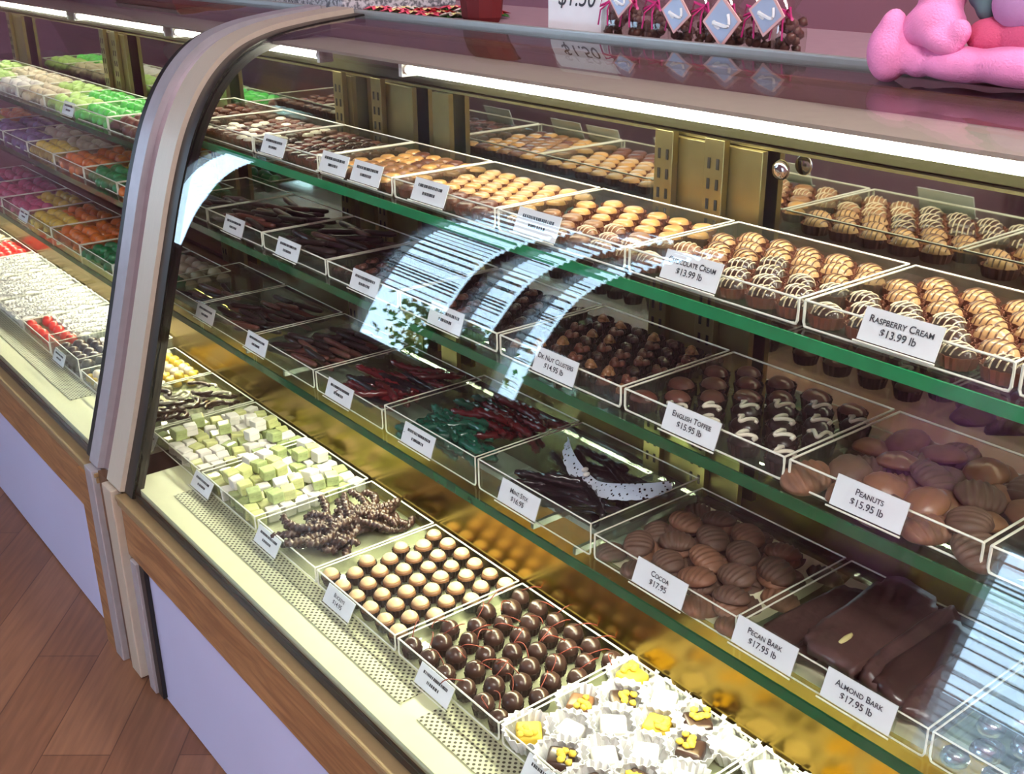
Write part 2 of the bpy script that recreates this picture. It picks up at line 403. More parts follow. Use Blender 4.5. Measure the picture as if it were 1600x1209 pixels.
sh = empty('shrub', (-6.55, -3.65, -.06), 'leafy green shrub growing outside the shop window', 'shrub')
o = s.build('foliage', M['shrub'], sh); o.matrix_parent_inverse = Matrix.Translation((6.55, 3.65, .06))
o = MB().tube([(-6.55, -3.65, -.06), (-6.54, -3.66, .4), (-6.56, -3.64, 1.1)], .02).build('trunk', M['darkwood'], sh); o.matrix_parent_inverse = Matrix.Translation((6.55, 3.65, .06))
for i, (x, y) in enumerate(((1.5, -1.6), (3.2, -1.2), (1.6, 1.9))):  # panels added out of view to raise the room's ambient light
    r = MB().box(x-.82, x+.82, y-.42, y+.42, 5.165, 5.199).build('ceiling_light', M['white'])
    tag(r, ['fluorescent ceiling panel over the customer aisle, nearest the windows', 'fluorescent ceiling panel over the aisle, farthest to the right', 'fluorescent ceiling panel behind the counter'][i], 'ceiling light', 'ceiling panels')
    MB().box(x-.78, x+.78, y-.38, y+.38, 5.158, 5.165).build('diffuser', M['troffer'], r)

# ------------------------------------------------------------------ display cases
def case(x0, x1, gx0, gx1, label, right):
    c = empty('display_case', ((x0+x1)/2, .85, 0), label, 'display case')
    inv = Matrix.Translation((-(x0+x1)/2, -.85, 0))
    def pt(mb, name, m, lab=None, smooth=False, parent=None):
        o = mb.build(name, M[m], parent or c, smooth)
        if parent is None: o.matrix_parent_inverse = inv
        if lab: o['label'] = lab
        return o
    pt(MB().prism(band(-.006, 0.0), gx0, gx1), 'front_glass', 'front_glass', smooth=False)
    bx0, bx1 = (x0, x1); bb0 = x0 if not right else -2.2195
    pt(MB().box(bx0, bx1, .622, .64, .005, .335), 'base_panel', 'panel', 'lavender white base panel')
    pt(MB().box(bx0, bx1, .612, .64, .335, .452, .003), 'wood_band', 'oak', 'oak veneered band')
    pt(MB().box(bx0, bx1, .606, .64, .453, .466, .003).box(bx0, bx1, .603, .64, .467, .478, .003), 'moulding', 'bronze', 'thin bronze moulding')
    pt(MB().box(gx0, gx1, .6285, .634, .478, .492), 'glass_channel', 'gasket')
    pt(MB().box(bx0, bx1, .64, .995, .485, .50), 'deck', 'deck', 'cream laminate deck')
    pt(MB().box(bb0, bx1, .995, 1.139, .005, .7525), 'lower_back_panel', 'gold', 'gold toned mirror panel under the lowest shelf')
    pt(MB().box(bx0, bx1, .64, .995, .01, .485), 'cabinet_body', 'darkwood')
    pt(MB().box(bb0, bx1, 1.14, 1.148, .76, 1.283), 'mirror_door', 'mirror', 'mirrored sliding door at the back')
    pt(MB().box(bb0, bx1, 1.148, 1.16, .76, 1.37), 'rear_panel', 'darkwood')
    pt(MB().box(bb0, bx1, 1.122, 1.139, 1.290, 1.334), 'header', 'header')
    pt(MB().box(bb0, bx1, 1.128, 1.139, 1.2805, 1.2845), 'door_rail', 'brass')
    pt(MB().box(bb0, bx1, 1.020, 1.226, 1.338, 1.343), 'light_housing', 'canopy')
    pt(MB().box(bx0, bx1, 1.228, 1.240, 1.374, 1.389, .003), 'top_rail', 'bar')
    pt(MB().box(bb0, bx1, 1.2405, 1.66, 1.352, 1.374), 'top_board', 'topboard')
    pt(MB().box(bb0, bx1, 1.161, 1.64, .005, 1.351), 'back_body', 'darkwood')
    return c, pt
RX0, RX1 = -2.12, .35
caseR, ptR = case(-2.10, .35, -2.045, .35, 'right glass display case of chocolates with curved front, oak band and lavender base', True)
caseL, ptL = case(-4.75, -2.22, -4.75, -2.315, 'left glass display case of colourful sweets with curved front, behind the metal post', False)
def below(pts, x0, x1): pass
# frames
GT = .485
def fr(mb_pt, x0, x1, d0, d1, name, m, lab=None):
    return mb_pt(MB().prism(band(d0, d1), x0, x1), name, m, lab)
fr(ptR, -2.160, -2.085, -.022, .012, 'end_frame', 'alu', 'satin metal end frame')
fr(ptR, -2.085, -2.045, -.020, .002, 'gasket', 'gasket', 'black rubber gasket')
fr(ptL, -2.272, -2.222, -.022, .010, 'end_frame', 'alu2', 'grey metal end frame')
fr(ptL, -2.315, -2.272, -.020, .001, 'gasket', 'gasket', 'black rubber gasket')
fr(ptR, -2.2215, -2.1605, -.03, -.004, 'joint_strip', 'chrome', 'shiny joint strip')
ptR(MB().box(-2.160, -2.108, .598, .621, .02, .484, .003), 'end_post', 'alu', 'satin metal post below the frame')
ptR(MB().box(-2.078, -2.045, .606, .621, .012, .336, .002), 'post_strip', 'alu2')
ptR(MB().box(-2.044, -2.018, .612, .6215, .012, .336, .001), 'post_gap', 'gasket')
ptL(MB().box(-2.268, -2.2225, .598, .621, .0, .484, .003), 'end_post', 'alu2', 'grey metal post below the frame')
ptL(MB().box(-2.219, -2.162, .612, .630, .0, .484), 'joint_filler', 'darkwood')
ptL(MB().box(-2.330, -2.269, .600, .6215, .0, .455, .002), 'corner_trim', 'oak')

# perforated vents
for (a, b, l) in ((-1.975, -1.150, 'perforated metal vent strip in the deck before the wrapped sweets and buckeyes'), (-1.105, -.30, 'perforated metal vent strip in the deck before the white paper cups'), (-4.2, -2.60, 'perforated metal vent strip in the left case deck')):
    vs = MB().box(a, b, .682, .742, .5002, .5022).build('vent_strip', M['perf']); tag(vs, l, 'vent')

# brass wall panels and slotted standards
def standard(x, wd, parent, pt):
    o = pt(MB().box(x, x+wd, 1.106, 1.117, .77, 1.288, .001), 'slotted_standard', 'brass', 'slotted brass shelf standard')
    s = MB(); z = .79
    while z < 1.27:
        s.box(x+wd*.28-.0022, x+wd*.28+.0022, 1.1050, 1.1058, z, z+.014); s.box(x+wd*.72-.0022, x+wd*.72+.0022, 1.1050, 1.1058, z, z+.014); z += .027
    q = s.build('slots', M['slot'], o)
for (a, b) in ((-1.100, -.915), (-1.985, -1.925), (-1.84, -1.715), (-1.652, -1.602), (-.10, .06)):
    ptR(MB().box(a, b, 1.118, 1.128, .77, 1.2795, .001), 'mullion', 'brass', 'brass mullion panel')
for x in (-1.094, -1.003, -1.975, -1.835, -.09): standard(x, .034, caseR, ptR)
for (a, b) in ((-3.30, -3.12), (-4.2, -4.05), (-2.62, -2.5)):
    ptL(MB().box(a, b, 1.118, 1.128, .77, 1.2795, .001), 'mullion', 'brass', 'brass mullion panel')
for x in (-3.28, -3.19, -4.18, -2.60): standard(x, .034, caseL, ptL)
def lock():
    o = MB().lathe([(.011, 0), (.013, .003), (.011, .008), (.004, .009)], 16).build('door_lock', M['chrome'], caseR, True)
    o.matrix_parent_inverse = Matrix.Translation((.875, -.85, 0)); o.location = (-.885, 1.1215, 1.262); o.rotation_euler = (PI/2, 0, 0)
lock()

# tubes
def lamp(x0, x1, y, z, r, m, label, group=None):
    t = MB().tube([(x0, y, z), (x1, y, z)], r, 12).build('fluorescent_tube', M[m], smooth=True); tag(t, label, 'lamp', group)
    for a, b in ((x0-.018, x0), (x1, x1+.018)): MB().tube([(a, y, z), (b, y, z)], r*1.05, 12).build('end_cap', M['white'], t, True)
    for a in (x0-.012, x1+.012): MB().box(a-.005, a+.005, y-.008, y+.02, z-.012, z+.009).build('socket', M['white'], t)
lamp(-1.60, .28, 1.038, 1.3275, .0065, 'tube', 'lit fluorescent tube along the top of the right case')
lamp(-2.55, -1.90, 1.038, 1.3275, .0065, 'tube', 'short lit fluorescent tube at the top beside the metal post')
lamp(-4.70, -3.30, 1.038, 1.3275, .0065, 'tube', 'lit fluorescent tube at the far end of the left case')
lamp(-3.22, -2.62, 1.038, 1.3275, .0065, 'tube', 'lit fluorescent tube in the left case near the post')
for a_, b_, z_, l_ in ((-2.03, .31, .754, 'metal reflector over the tube under the lowest shelf, right case'), (-4.7, -2.33, .734, 'metal reflector over the tube under the lowest shelf, left case')):  # opaque strips added to hide the lower tubes and stop their upward light
    tag(MB().box(a_, b_, .940, .992, z_, z_+.003).box(a_, b_, .938, .940, z_-.006, z_+.003).build('lamp_reflector', M['white']), l_, 'reflector')
lamp(-2.0, .28, .962, .738, .008, 'tube2', 'lit tube under the lowest shelf of the right case')  # lower tubes are out of view, added to brighten the deck
lamp(-4.65, -2.36, .962, .718, .008, 'tube2', 'lit tube under the lowest shelf of the left case')

# ------------------------------------------------------------------ shelves
def shelf(x0, x1, yf, yb, z, em, label, group):
    o = MB().box(x0, x1, yf+.003, yb, z-.010, z).build('glass_shelf', M['shelf_glass']); tag(o, label, 'shelf', group)
    MB().box(x0, x1, yf, yf+.0028, z-.0140, z).build('front_edge', M[em], o)['label'] = 'green glass edge'
    for xx in ([-1.985, -1.825, -1.08, -.99, -.08] if x1 > -2 else [-4.17, -3.27, -3.18, -2.59]):
        MB().box(xx+.006, xx+.012, yf+.03, 1.1035, z-.020, z-.0105).build('bracket', M['bar'], o)
S1, S2, S3 = 1.163, .983, .780
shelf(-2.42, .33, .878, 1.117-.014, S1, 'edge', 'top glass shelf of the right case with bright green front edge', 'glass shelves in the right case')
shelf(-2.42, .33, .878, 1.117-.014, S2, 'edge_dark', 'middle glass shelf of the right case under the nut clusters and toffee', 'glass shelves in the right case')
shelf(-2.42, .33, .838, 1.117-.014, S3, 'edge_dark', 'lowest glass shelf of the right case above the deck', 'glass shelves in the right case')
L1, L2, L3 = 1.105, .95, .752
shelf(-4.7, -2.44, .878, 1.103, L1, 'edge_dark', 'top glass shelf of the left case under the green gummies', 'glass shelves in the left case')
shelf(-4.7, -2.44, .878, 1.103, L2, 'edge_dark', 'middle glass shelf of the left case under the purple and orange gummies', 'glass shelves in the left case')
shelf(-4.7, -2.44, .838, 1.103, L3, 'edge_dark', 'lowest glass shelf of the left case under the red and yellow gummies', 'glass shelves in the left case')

# ------------------------------------------------------------------ trays
def tray(x0, x1, y0, y1, z, h, label, rimr=.0014, group=None):
    cx, cy = (x0+x1)/2, (y0+y1)/2; a, b = (x1-x0)/2, (y1-y0)/2; t = .0025
    m = MB()
    m.box(-a, a, -b, b, .0004, t)
    m.box(-a, a, -b, -b+t, t, h); m.box(-a, a, b-t, b, t, h); m.box(-a, -a+t, -b+t, b-t, t, h); m.box(a-t, a, -b+t, b-t, t, h)
    o = m.build('candy_tray', M['acrylic'], loc=(cx, cy, z)); tag(o, label, 'tray', group)
    r = MB(); e = rimr; zz = h + e*.3
    r.tube([(-a, -b, zz), (a, -b, zz)], e, 5).tube([(-a, b, zz), (a, b, zz)], e, 5).tube([(-a, -b, zz), (-a, b, zz)], e, 5).tube([(a, -b, zz), (a, b, zz)], e, 5)
    k = .006
    for sx in (-1, 1):
        r.tube([(sx*a, -b, zz), (sx*a, -b, k), (sx*(a-k*.3), -b, k*.3), (sx*(a-k), -b, e)], e*1.2, 5)
    r.tube([(-(a-k), -b, e), (a-k, -b, e)], e, 5)
    r.build('rim', M['rim'], o)['label'] = 'bright polished rim'
    return o

# ------------------------------------------------------------------ cards
def lettering(lines, parent, mat, w, off=-.0016, slant=.0):
    for (txt, size, zc, sc) in lines:
        cu = bpy.data.curves.new('lettering', 'FONT'); cu.body = txt; cu.size = size; cu.align_x = 'CENTER'; cu.align_y = 'CENTER'
        cu.small_caps_scale = .78; cu.offset = .00012; cu.shear = slant
        if sc:
            for f in cu.body_format: f.use_small_caps = True
        o = bpy.data.objects.new('lettering', cu); COL.objects.link(o)
        dg = bpy.context.evaluated_depsgraph_get(); me = bpy.data.meshes.new_from_object(o.evaluated_get(dg))
        bpy.data.objects.remove(o); me.materials.clear(); me.materials.append(mat)
        xs_ = [v.co.x for v in me.vertices]; wd = max(xs_)-min(xs_) if xs_ else 1
        s_ = min(1, w/wd); cx = (max(xs_)+min(xs_))/2
        for v in me.vertices: v.co = Vector(((v.co.x-cx)*s_, off, v.co.y + zc))
        q = place('lettering', me, parent); q['label'] = 'printed words ' + txt
CW, CH = .084, .033
card_me = MB().box(-CW/2, CW/2, -.0006, .0006, 0, CH).mesh('price_card', M['card'])
hold_me = MB().box(-CW/2-.002, CW/2+.002, .0012, .0028, -.001, CH+.001).box(-CW/2-.002, CW/2+.002, -.003, .0012, -.0026, -.0012).box(-.02, .02, .0028, .0095, CH*.55, CH*.55+.0016).mesh('card_holder', M['acrylic'])
lip_me = MB().tube([(-CW/2-.002, -.003, -.002), (CW/2+.002, -.003, -.002)], .0011, 5).mesh('holder_lip', M['rim'])
def card(x, y, z, words, price, label, tilt=22, sc=1.0, yaw=0):
    o = place('price_card', card_me, None, (x, y, z)); tag(o, label, 'price card', 'price cards on the trays')
    o.rotation_euler = (-math.radians(tilt), 0, yaw); o.scale = (sc, sc, sc)
    place('card_holder', hold_me, o); place('holder_lip', lip_me, o)
    if words: lettering([(words, .0098, CH*.68, True), (price, .0105, CH*.35, False)], o, M['ink'], CW*.84)
    else:
        s = MB()
        for zc, wd in ((CH*.70, .72), (CH*.38, .36)):
            xx = -CW*wd/2
            while xx < CW*wd/2:
                l = random.uniform(.001, .0030); s.box(xx, xx+l, -.0014, -.0009, zc-.0022, zc+.0022); xx += l + random.uniform(.0008, .0022)
        s.build('lettering', M['ink'], o)['label'] = 'small blurred dark print'
    return o
Y1 = .884
for (x, wd, pr, lb) in ((-.551, 'Raspberry Cream', '$13.99 lb', 'white price card reading Raspberry Cream $13.99'), (-.817, 'Chocolate Cream', '$13.99 lb', 'white price card reading Chocolate Cream $13.99'),
                        (-1.086, None, '', 'white price card on top shelf tray left of the Chocolate Cream card'), (-1.33, None, '', 'white price card on the top shelf orange caramel tray'),
                        (-1.504, None, '', 'white price card, right one of the close pair on the top shelf'), (-1.605, None, '', 'white price card, left one of the close pair on the top shelf'),
                        (-1.816, None, '', 'leftmost white price card on the top shelf of the right case')):
    card(x, Y1, S1+.013, wd, pr, lb)
for (x, wd, pr, lb) in ((-.561, 'Peanuts', '$15.95 lb', 'white price card reading Peanuts $15.95 on the middle shelf'), (-.804, 'English Toffee', '$15.95 lb', 'white price card reading English Toffee $15.95'),
                        (-1.048, 'Dk Nut Clusters', '$14.95 lb', 'white price card reading Dk Nut Clusters on the middle shelf'), (-1.30, None, '', 'white price card on middle shelf just left of the Nut Clusters card'),
                        (-1.53, None, '', 'white price card below the orange caramels on the middle shelf'), (-1.796, None, '', 'small white price card on the middle shelf, third from the left end'),
                        (-2.02, None, '', 'small white price card on the middle shelf, second from the left end'), (-2.274, None, '', 'small white price card on the middle shelf tight beside the metal post')):
    card(x, Y1, S2+.009, wd, pr, lb, 20)
for (x, wd, pr, lb) in ((-.52, 'Almond Bark', '$17.95 lb', 'white price card reading Almond Bark $17.95'), (-.643, 'Pecan Bark', '$17.95 lb', 'white price card reading Pecan Bark $17.95'),
                        (-.805, 'Cocoa', '$17.95', 'white price card reading Cocoa $17.95 before the ridged cookies'), (-1.079, 'Mint Stix', '$16.95', 'white price card reading Mint Stix before the black licorice'),
                        (-1.33, None, '', 'white price card on the tray of green and red candy ropes'), (-1.572, None, '', 'white price card left of the green candy rope tray on the lowest shelf'),
                        (-1.886, None, '', 'white price card on the lowest shelf, second from its left end'), (-2.12, None, '', 'leftmost white price card on the lowest shelf')):
    card(x, .845, S3+.014, wd, pr, lb, 20)
for (x, wd, pr, lb) in ((-.88, None, '', 'pale price card lying before the white paper cups on the deck'), (-1.134, None, '', 'white price card on the deck before the cherry cordials'), (-1.411, 'Buckeye', '$14.95', 'white price card reading Buckeye on the deck'),
                        (-1.667, None, '', 'white price card on the deck before the twisted pretzels'), (-1.952, None, '', 'white price card on the deck before the nearer wrapped sweets'),
                        (-2.236, None, '', 'white price card on the deck before the farther wrapped sweets')):
    card(x, .725, .5045, wd, pr, lb, 30)
for (x, y, z, lb) in ((-3.42, .852, L3+.004, 'green tinged price card on the left case lowest shelf'), (-2.86, .735, .5045, 'pale price card on the left case deck before the black sweets'),
                      (-2.97, .892, L1+.004, 'price card before the red brown sweets on the left case top shelf')):
    card(x, y, z, None, '', lb)

# ------------------------------------------------------------------ candy prototypes
def reg(root, *kids): PARTS[root.name] = list(kids); return root
PROTO = []
def proto(name, me, cat):
    o = bpy.data.objects.new(name, me); o['category'] = cat; PARTS[o.name] = []; PROTO.append(o); return o
def kid(root, name, me, lab=None):
    k = bpy.data.objects.new(name, me); k.parent = root; PARTS[root.name].append(k); PROTO.append(k)
    if lab: k['label'] = lab
    return k
def dome(rx, ry, h, z0=0, n=18, e=2.4):
    prof = []
    for i in range(7):
        a = i/6*PI/2; prof.append((max(.0004, math.cos(a)**(2/e)) if i < 6 else .0006, z0 + h*math.sin(a)**(2/e)))
    prof = [(.92, z0)] + [(r, z if k else z0+h*.2) for k, (r, z) in enumerate(prof)]
    m = MB().lathe([(r, z) for r, z in prof], n, rx, ry); return m
def dz(x, y, rx, ry, h, e=2.4):
    q = 1-(abs(x/rx)**e+abs(y/ry)**e); return h*max(0, q)**(1/e)
def cup(r, h, sy=1, n=32, fl=.05, top=1.18):
    return MB().lathe([(r*.9, 0), (r, .001), (r*top, h), (r*top-.0006, h), (r*.93, .002)], n, 1, sy, fl, close=True)
CUPB = cup(.0158, .012, .86).mesh('paper_cup', M['paper_brown']); CUPD = cup(.0140, .014).mesh('paper_cup', M['paper_dark'])
def drizz(rx, ry, h, z0, n, r, mat, ang=.5):
    m = MB()
    for k in range(n):
        t = -0.72 + 1.44*k/(n-1); pts = []
        for i in range(9):
            u = -1+2*i/8
            x, y = t*rx + u*ry*.25*math.sin(ang), u*ry*.92
            if abs(x/rx)**2.4+abs(y/ry)**2.4 < .97: pts.append((x, y, z0+dz(x, y, rx, ry, h)+r*.3))
        if len(pts) > 2: m.tube(pts, r, 4)
    return m.mesh('drizzle', mat)
def cream(mat, driz, cupm=CUPB, rx=.0165, ry=.0128, h=.0135):
    o = proto('chocolate_cream', dome(rx, ry, h, .006).mesh('chocolate_cream', M[mat], True), 'chocolate')
    kid(o, 'drizzle', drizz(rx, ry, h, .006, 5, .0008, M[driz])); kid(o, 'paper_cup', cupm, 'brown fluted paper cup'); return o
P_TAN = cream('tanchoc', 'darkdriz'); P_TANW = cream('milk', 'icing2'); P_DARKW = cream('dark', 'icing2'); P_TAN2 = cream('tanchoc', 'icing')
def square(mat, w=.0145, h=.013, cupm=CUPB, ridge=True):
    me = dome(w, w, h, .004, 16, 4).mesh('chocolate_square', M[mat], True)
    o = proto('chocolate_square', me, 'chocolate'); kid(o, 'paper_cup', cupm, 'brown fluted paper cup'); return o
P_SQT = square('tanchoc'); P_SQC = square('caramel'); P_SQM = square('milk'); P_SQR = square('redchoc')
def cluster(mat, s, r=.0125, cupm=CUPD):
    m = MB(); rnd = random.Random(s)
    for k in range(7):
        m.ball((rnd.uniform(-.5, .5)*r, rnd.uniform(-.5, .5)*r, .008+rnd.uniform(0, .55)*r), r*.52, sub=2, nz=.2, seed=k+s)
    o = proto('nut_cluster', m.mesh('nut_cluster', M[mat], True), 'chocolate')
    if cupm: kid(o, 'paper_cup', cupm, 'dark fluted paper cup')
    return o
P_CL = [cluster('milk', 1), cluster('redchoc', 2), cluster('dark', 3)]
P_CLD = [cluster('dark', 5, .0125), cluster('darker', 6, .0125)]; P_CLR = [cluster('redchoc', 8, .013), cluster('dark', 9, .012)]
def toffee(sq):
    rx, ry, h = .0165, .0135, .012
    o = proto('toffee_chocolate', dome(rx, ry, h, .009).mesh('toffee_chocolate', M['darker' if sq else 'redchoc'], True), 'chocolate')
    kid(o, 'paper_cup', CUPD, 'dark fluted paper cup')
    if sq:
        pts = []
        for i in range(25):
            u = i/24; x = -.0115+.023*u; y = .0080*math.sin(u*2*PI*1.35+.6); pts.append((x, y, .009+dz(x, y, rx, ry, h)+.0008))
        kid(o, 'icing_squiggle', MB().tube(pts, .0023, 6).mesh('icing_squiggle', M['icing'], True), 'white icing squiggle')
    return o
P_TOF = toffee(True); P_TOFP = toffee(False)
def patty(mat, s):
    m = dome(.024, .021, .015, 0, 22, 2.2)
    for v in m.bm.verts:
        v.co += v.co.normalized()*.0016*noise.noise(v.co*160+Vector((s, 0, 0)))
    return proto('chocolate_patty', m.mesh('chocolate_patty', M[mat], True), 'chocolate')
P_PAT = [patty('cookie2', 1), patty('milk', 2), patty('cookie', 3)]
def cookie(mat, s):
    rx, ry, h = .0255, .0205, .015
    n = 26; m = MB(); rings = []
    for j in range(15):
        v = -1+2*j/14; ring = []
        for i in range(n+1):
            u = -1+2*i/n; x = rx*u*math.sqrt(max(0, 1-v*v*.5)); y = ry*v*math.sqrt(max(0, 1-u*u*.5))
            rr = (x/rx)**2+(y/ry)**2
            z = .003 + h*math.sqrt(max(0, 1-rr))*.85 + (.0014*math.sin(u*PI*6.5) if rr < .95 else 0)
            ring.append(m.bm.verts.new((x, y, z)))
        rings.append(ring)
    for j in range(14):
        for i in range(n): m.bm.faces.new((rings[j][i], rings[j][i+1], rings[j+1][i+1], rings[j+1][i]))
    be = [e for e in m.bm.edges if e.is_boundary]
    g = bmesh.ops.extrude_edge_only(m.bm, edges=be); nv = [v for v in g['geom'] if isinstance(v, bmesh.types.BMVert)]
    for v in nv: v.co.z = 0; v.co.x *= .9; v.co.y *= .9
    bmesh.ops.contextual_create(m.bm, geom=[e for e in m.bm.edges if e.is_boundary])
    return proto('ridged_cookie', m.mesh('ridged_cookie', M[mat], True), 'cookie')
P_COOK = [cookie('cookie', 1), cookie('cookie2', 2), cookie('cookie', 3)]
def buckeye():
    r = .0152; prof = [(.004, 0)]
    for i in range(1, 10):
        a = -PI/2+i/9*(PI/2+.42); prof.append((r*math.cos(a), r+r*math.sin(a)))
    o = proto('buckeye', MB().lathe(prof, 20).mesh('buckeye', M['milk'], True), 'buckeye candy')
    cp = []
    for i in range(6):
        a = .42+i/5*(PI/2-.42); cp.append((max(.0003, r*.985*math.cos(a)), r+r*1.0*math.sin(a)))
    kid(o, 'peanut_butter_cap', MB().lathe(cp, 20).mesh('peanut_butter_cap', M['butter'], True), 'pale peanut butter top')
    kid(o, 'paper_cup', cup(.0125, .017, 1, 32, .05, 1.36).mesh('paper_cup', M['paper_dark']), 'dark fluted paper cup'); return o
P_BUCK = buckeye()
def cherry(s):
    rnd = random.Random(s); r = .0158
    o = proto('cherry_cordial', MB().ball((0, 0, r+.001), r, (1, 1, .96), 3, .05, s).mesh('cherry_cordial', M['dark'], True), 'chocolate cherry')
    a = rnd.uniform(0, 6.3); pts = []
    for i in range(9):
        u = i/8; pts.append((math.cos(a)*(.002+.036*u)+.006*math.sin(u*3), math.sin(a)*(.002+.036*u), 2*r-.001+.012*math.sin(u*PI*.8)))
    kid(o, 'stem', MB().tube(pts, .0009, 5).mesh('stem', M['stem'], True), 'reddish cherry stem')
    kid(o, 'paper_cup', CUPD, 'dark fluted paper cup'); return o
P_CHE = [cherry(i) for i in (1, 2, 3, 4)]
def whitecup(k, cmat=None):
    o = proto('candy_in_white_cup', cup(.0175, .022, 1, 40, .06, 1.5).mesh('white_cup', M['paper_white']), 'paper cup candy')
    m = MB().box(-.013, .013, -.013, .013, .004, .019, .004)
    kid(o, 'chocolate_centre', m.mesh('chocolate_centre', M[cmat or ['dark', 'milk', 'yellowcrumb', 'dark'][k]], True))
    if k in (0, 1, 2):
        c = MB(); rnd = random.Random(k+4)
        for i in range(8): c.ball((.004+rnd.uniform(-.009, .009), .005+rnd.uniform(-.007, .007), .021), .0045, (1, 1, .6), 1, .2, i)
        kid(o, 'topping', c.mesh('topping', M['yellowcrumb'], True), 'yellow crumb topping')
    return o
P_WC = [whitecup(k) for k in range(4)]; P_WW = whitecup(3, 'whiteg'); P_MIX = [P_WC[2], P_WC[2], P_WW, P_WW, P_WW, P_WC[1], P_WC[0]]
def stick(s, mat, L=.075, r=.0052, tw=1.1, curl=.6, name='twisted_pretzel', n=34, nn=10, ridge=0):
    rnd = random.Random(s); pts = []; a = 0; p = Vector((0, 0, 0)); c = rnd.uniform(-curl, curl)
    for i in range(n):
        pts.append(p.copy()); a += c*2.2/n + rnd.uniform(-.05, .05)*curl*34/n; p += Vector((math.cos(a), math.sin(a), 0))*L/n
    ctr = sum(pts, Vector())/n; pts = [q-ctr+Vector((0, 0, r)) for q in pts]
    return proto(name, MB().tube(pts, r, nn, True, lambda u: min(1, .55+6*min(u, 1-u))*(1+ridge*math.sin(u*2*PI*12)), tw).mesh(name, M[mat], True), 'candy stick')
P_PRE = [stick(i, 'dark', .105, .0066, .9, 1.1, n=64, nn=12, ridge=.13) for i in range(6)]
P_STK = [stick(20+i, 'darker', .09, .0060, None, .15, 'chocolate_stick', 8, 8) for i in range(3)] + [stick(30, 'redchoc', .09, .0060, None, .15, 'chocolate_stick', 8, 8)]
P_LIC = [stick(40+i, 'black_rope', .12, .0058, 1.4, .8, 'licorice_rope', 30, 8) for i in range(3)]
P_GRN = [stick(50+i, 'green_rope', .13, .0068, 1.4, .5, 'green_candy_rope', 30, 8) for i in range(3)]
P_RED = [stick(60+i, 'red_rope', .12, .0066, 1.4, .6, 'red_candy_rope', 30, 8) for i in range(3)]
P_ORG = [stick(70+i, 'dark', .07, .0045, .9, 1.6, 'chocolate_orange_peel', 26, 8) for i in range(2)] + [stick(72, 'icing', .07, .0035, .9, 1.8, 'chocolate_orange_peel', 26, 8)]
def slab(s, mat, w, l, t):
    m = MB(); rnd = random.Random(s); n = 36; ring = []
    for layer in (0, 1):
        rr = []
        for k in range(n):
            a = 2*PI*k/n; q = 1+.16*noise.noise(Vector((math.cos(a)*3.5, math.sin(a)*3.5, s*3.7)))
            c, sn = math.cos(a), math.sin(a); c = math.copysign(abs(c)**.4, c); sn = math.copysign(abs(sn)**.4, sn)
            rr.append(m.bm.verts.new((w/2*c*q, l/2*sn*q, t*layer+.0)))
        ring.append(rr)
    for k in range(n): m.bm.faces.new((ring[0][k], ring[0][(k+1) % n], ring[1][(k+1) % n], ring[1][k]))
    m.bm.faces.new(list(reversed(ring[0])))
    inner = ring[1]
    for f_ in (.85, .6, .3):
        rr = [m.bm.verts.new((v.co.x*0+ring[1][k].co.x*f_, ring[1][k].co.y*f_, t+.0022*noise.noise(Vector((ring[1][k].co.x*f_*90, ring[1][k].co.y*f_*90, s)))+.001)) for k, v in enumerate(ring[1])]
        for k in range(n): m.bm.faces.new((inner[k], inner[(k+1) % n], rr[(k+1) % n], rr[k]))
        inner = rr
    m.bm.faces.new(inner)
    return proto('bark_slab', m.mesh('bark_slab', M[mat], True), 'chocolate bark')
P_BARK = [slab(1, 'bark', .070, .165, .012), slab(2, 'bark', .048, .155, .014), slab(3, 'bark', .040, .16, .013), slab(4, 'dark', .044, .15, .013)]
_a = kid(P_BARK[0], 'exposed_almond', MB().ball((0, -.045, .0135), .0045, (.7, 2.6, .4), 2, .3, 2).mesh('exposed_almond', M['almond'], True), 'pale exposed almond')
def wrapcube(mat, s):
    m = MB().box(-.0135, .0135, -.0135, .0135, 0, .024, .003)
    o = proto('wrapped_sweet', m.mesh('wrapped_sweet', M[mat]), 'wrapped sweet')
    f = MB()
    for sx in (-1, 1):
        f.poly([(sx*.0128, -.010, .012), (sx*.019, -.012, .018), (sx*.0185, 0, .016), (sx*.019, .011, .019), (sx*.0128, .010, .012)])
    kid(o, 'wrapper_twist', f.mesh('wrapper_twist', M['cello'])); return o
P_WR = [wrapcube('wrapped', 1), wrapcube('wrapped2', 2), wrapcube('whiteg', 3)]
GN = dict(green='green_gummy', lime='lime_gummy', teal='dark_green_gummy', orange='orange_gummy', yellow='yellow_gummy', purple='purple_gummy', pinkg='pink_gummy', redg='red_gummy', cream='cream_sweet', whiteg='white_sweet', redchoc='brown_sweet', darker='black_sweet', foil='foil_sweet')
def gummy(mat, name='gummy_sweet'):
    name = GN[mat]
    return proto(name, dome(.0145, .0125, .016, 0, 12, 3).mesh(name, M[mat], True), 'gummy')
GUM = {k: gummy(k) for k in ('green', 'lime', 'teal', 'orange', 'yellow', 'purple', 'pinkg', 'redg', 'cream', 'whiteg', 'redchoc', 'darker', 'foil')}
P_RBALL = proto('red_candy_ball', MB().ball((0, 0, .016), .016, sub=3).mesh('red_candy_ball', M['redg'], True), 'candy ball')
PEP = [square('redchoc', .0125, .012, CUPB), square('icing', .012, .012, CUPB), square('dark', .0125, .012, CUPB)]

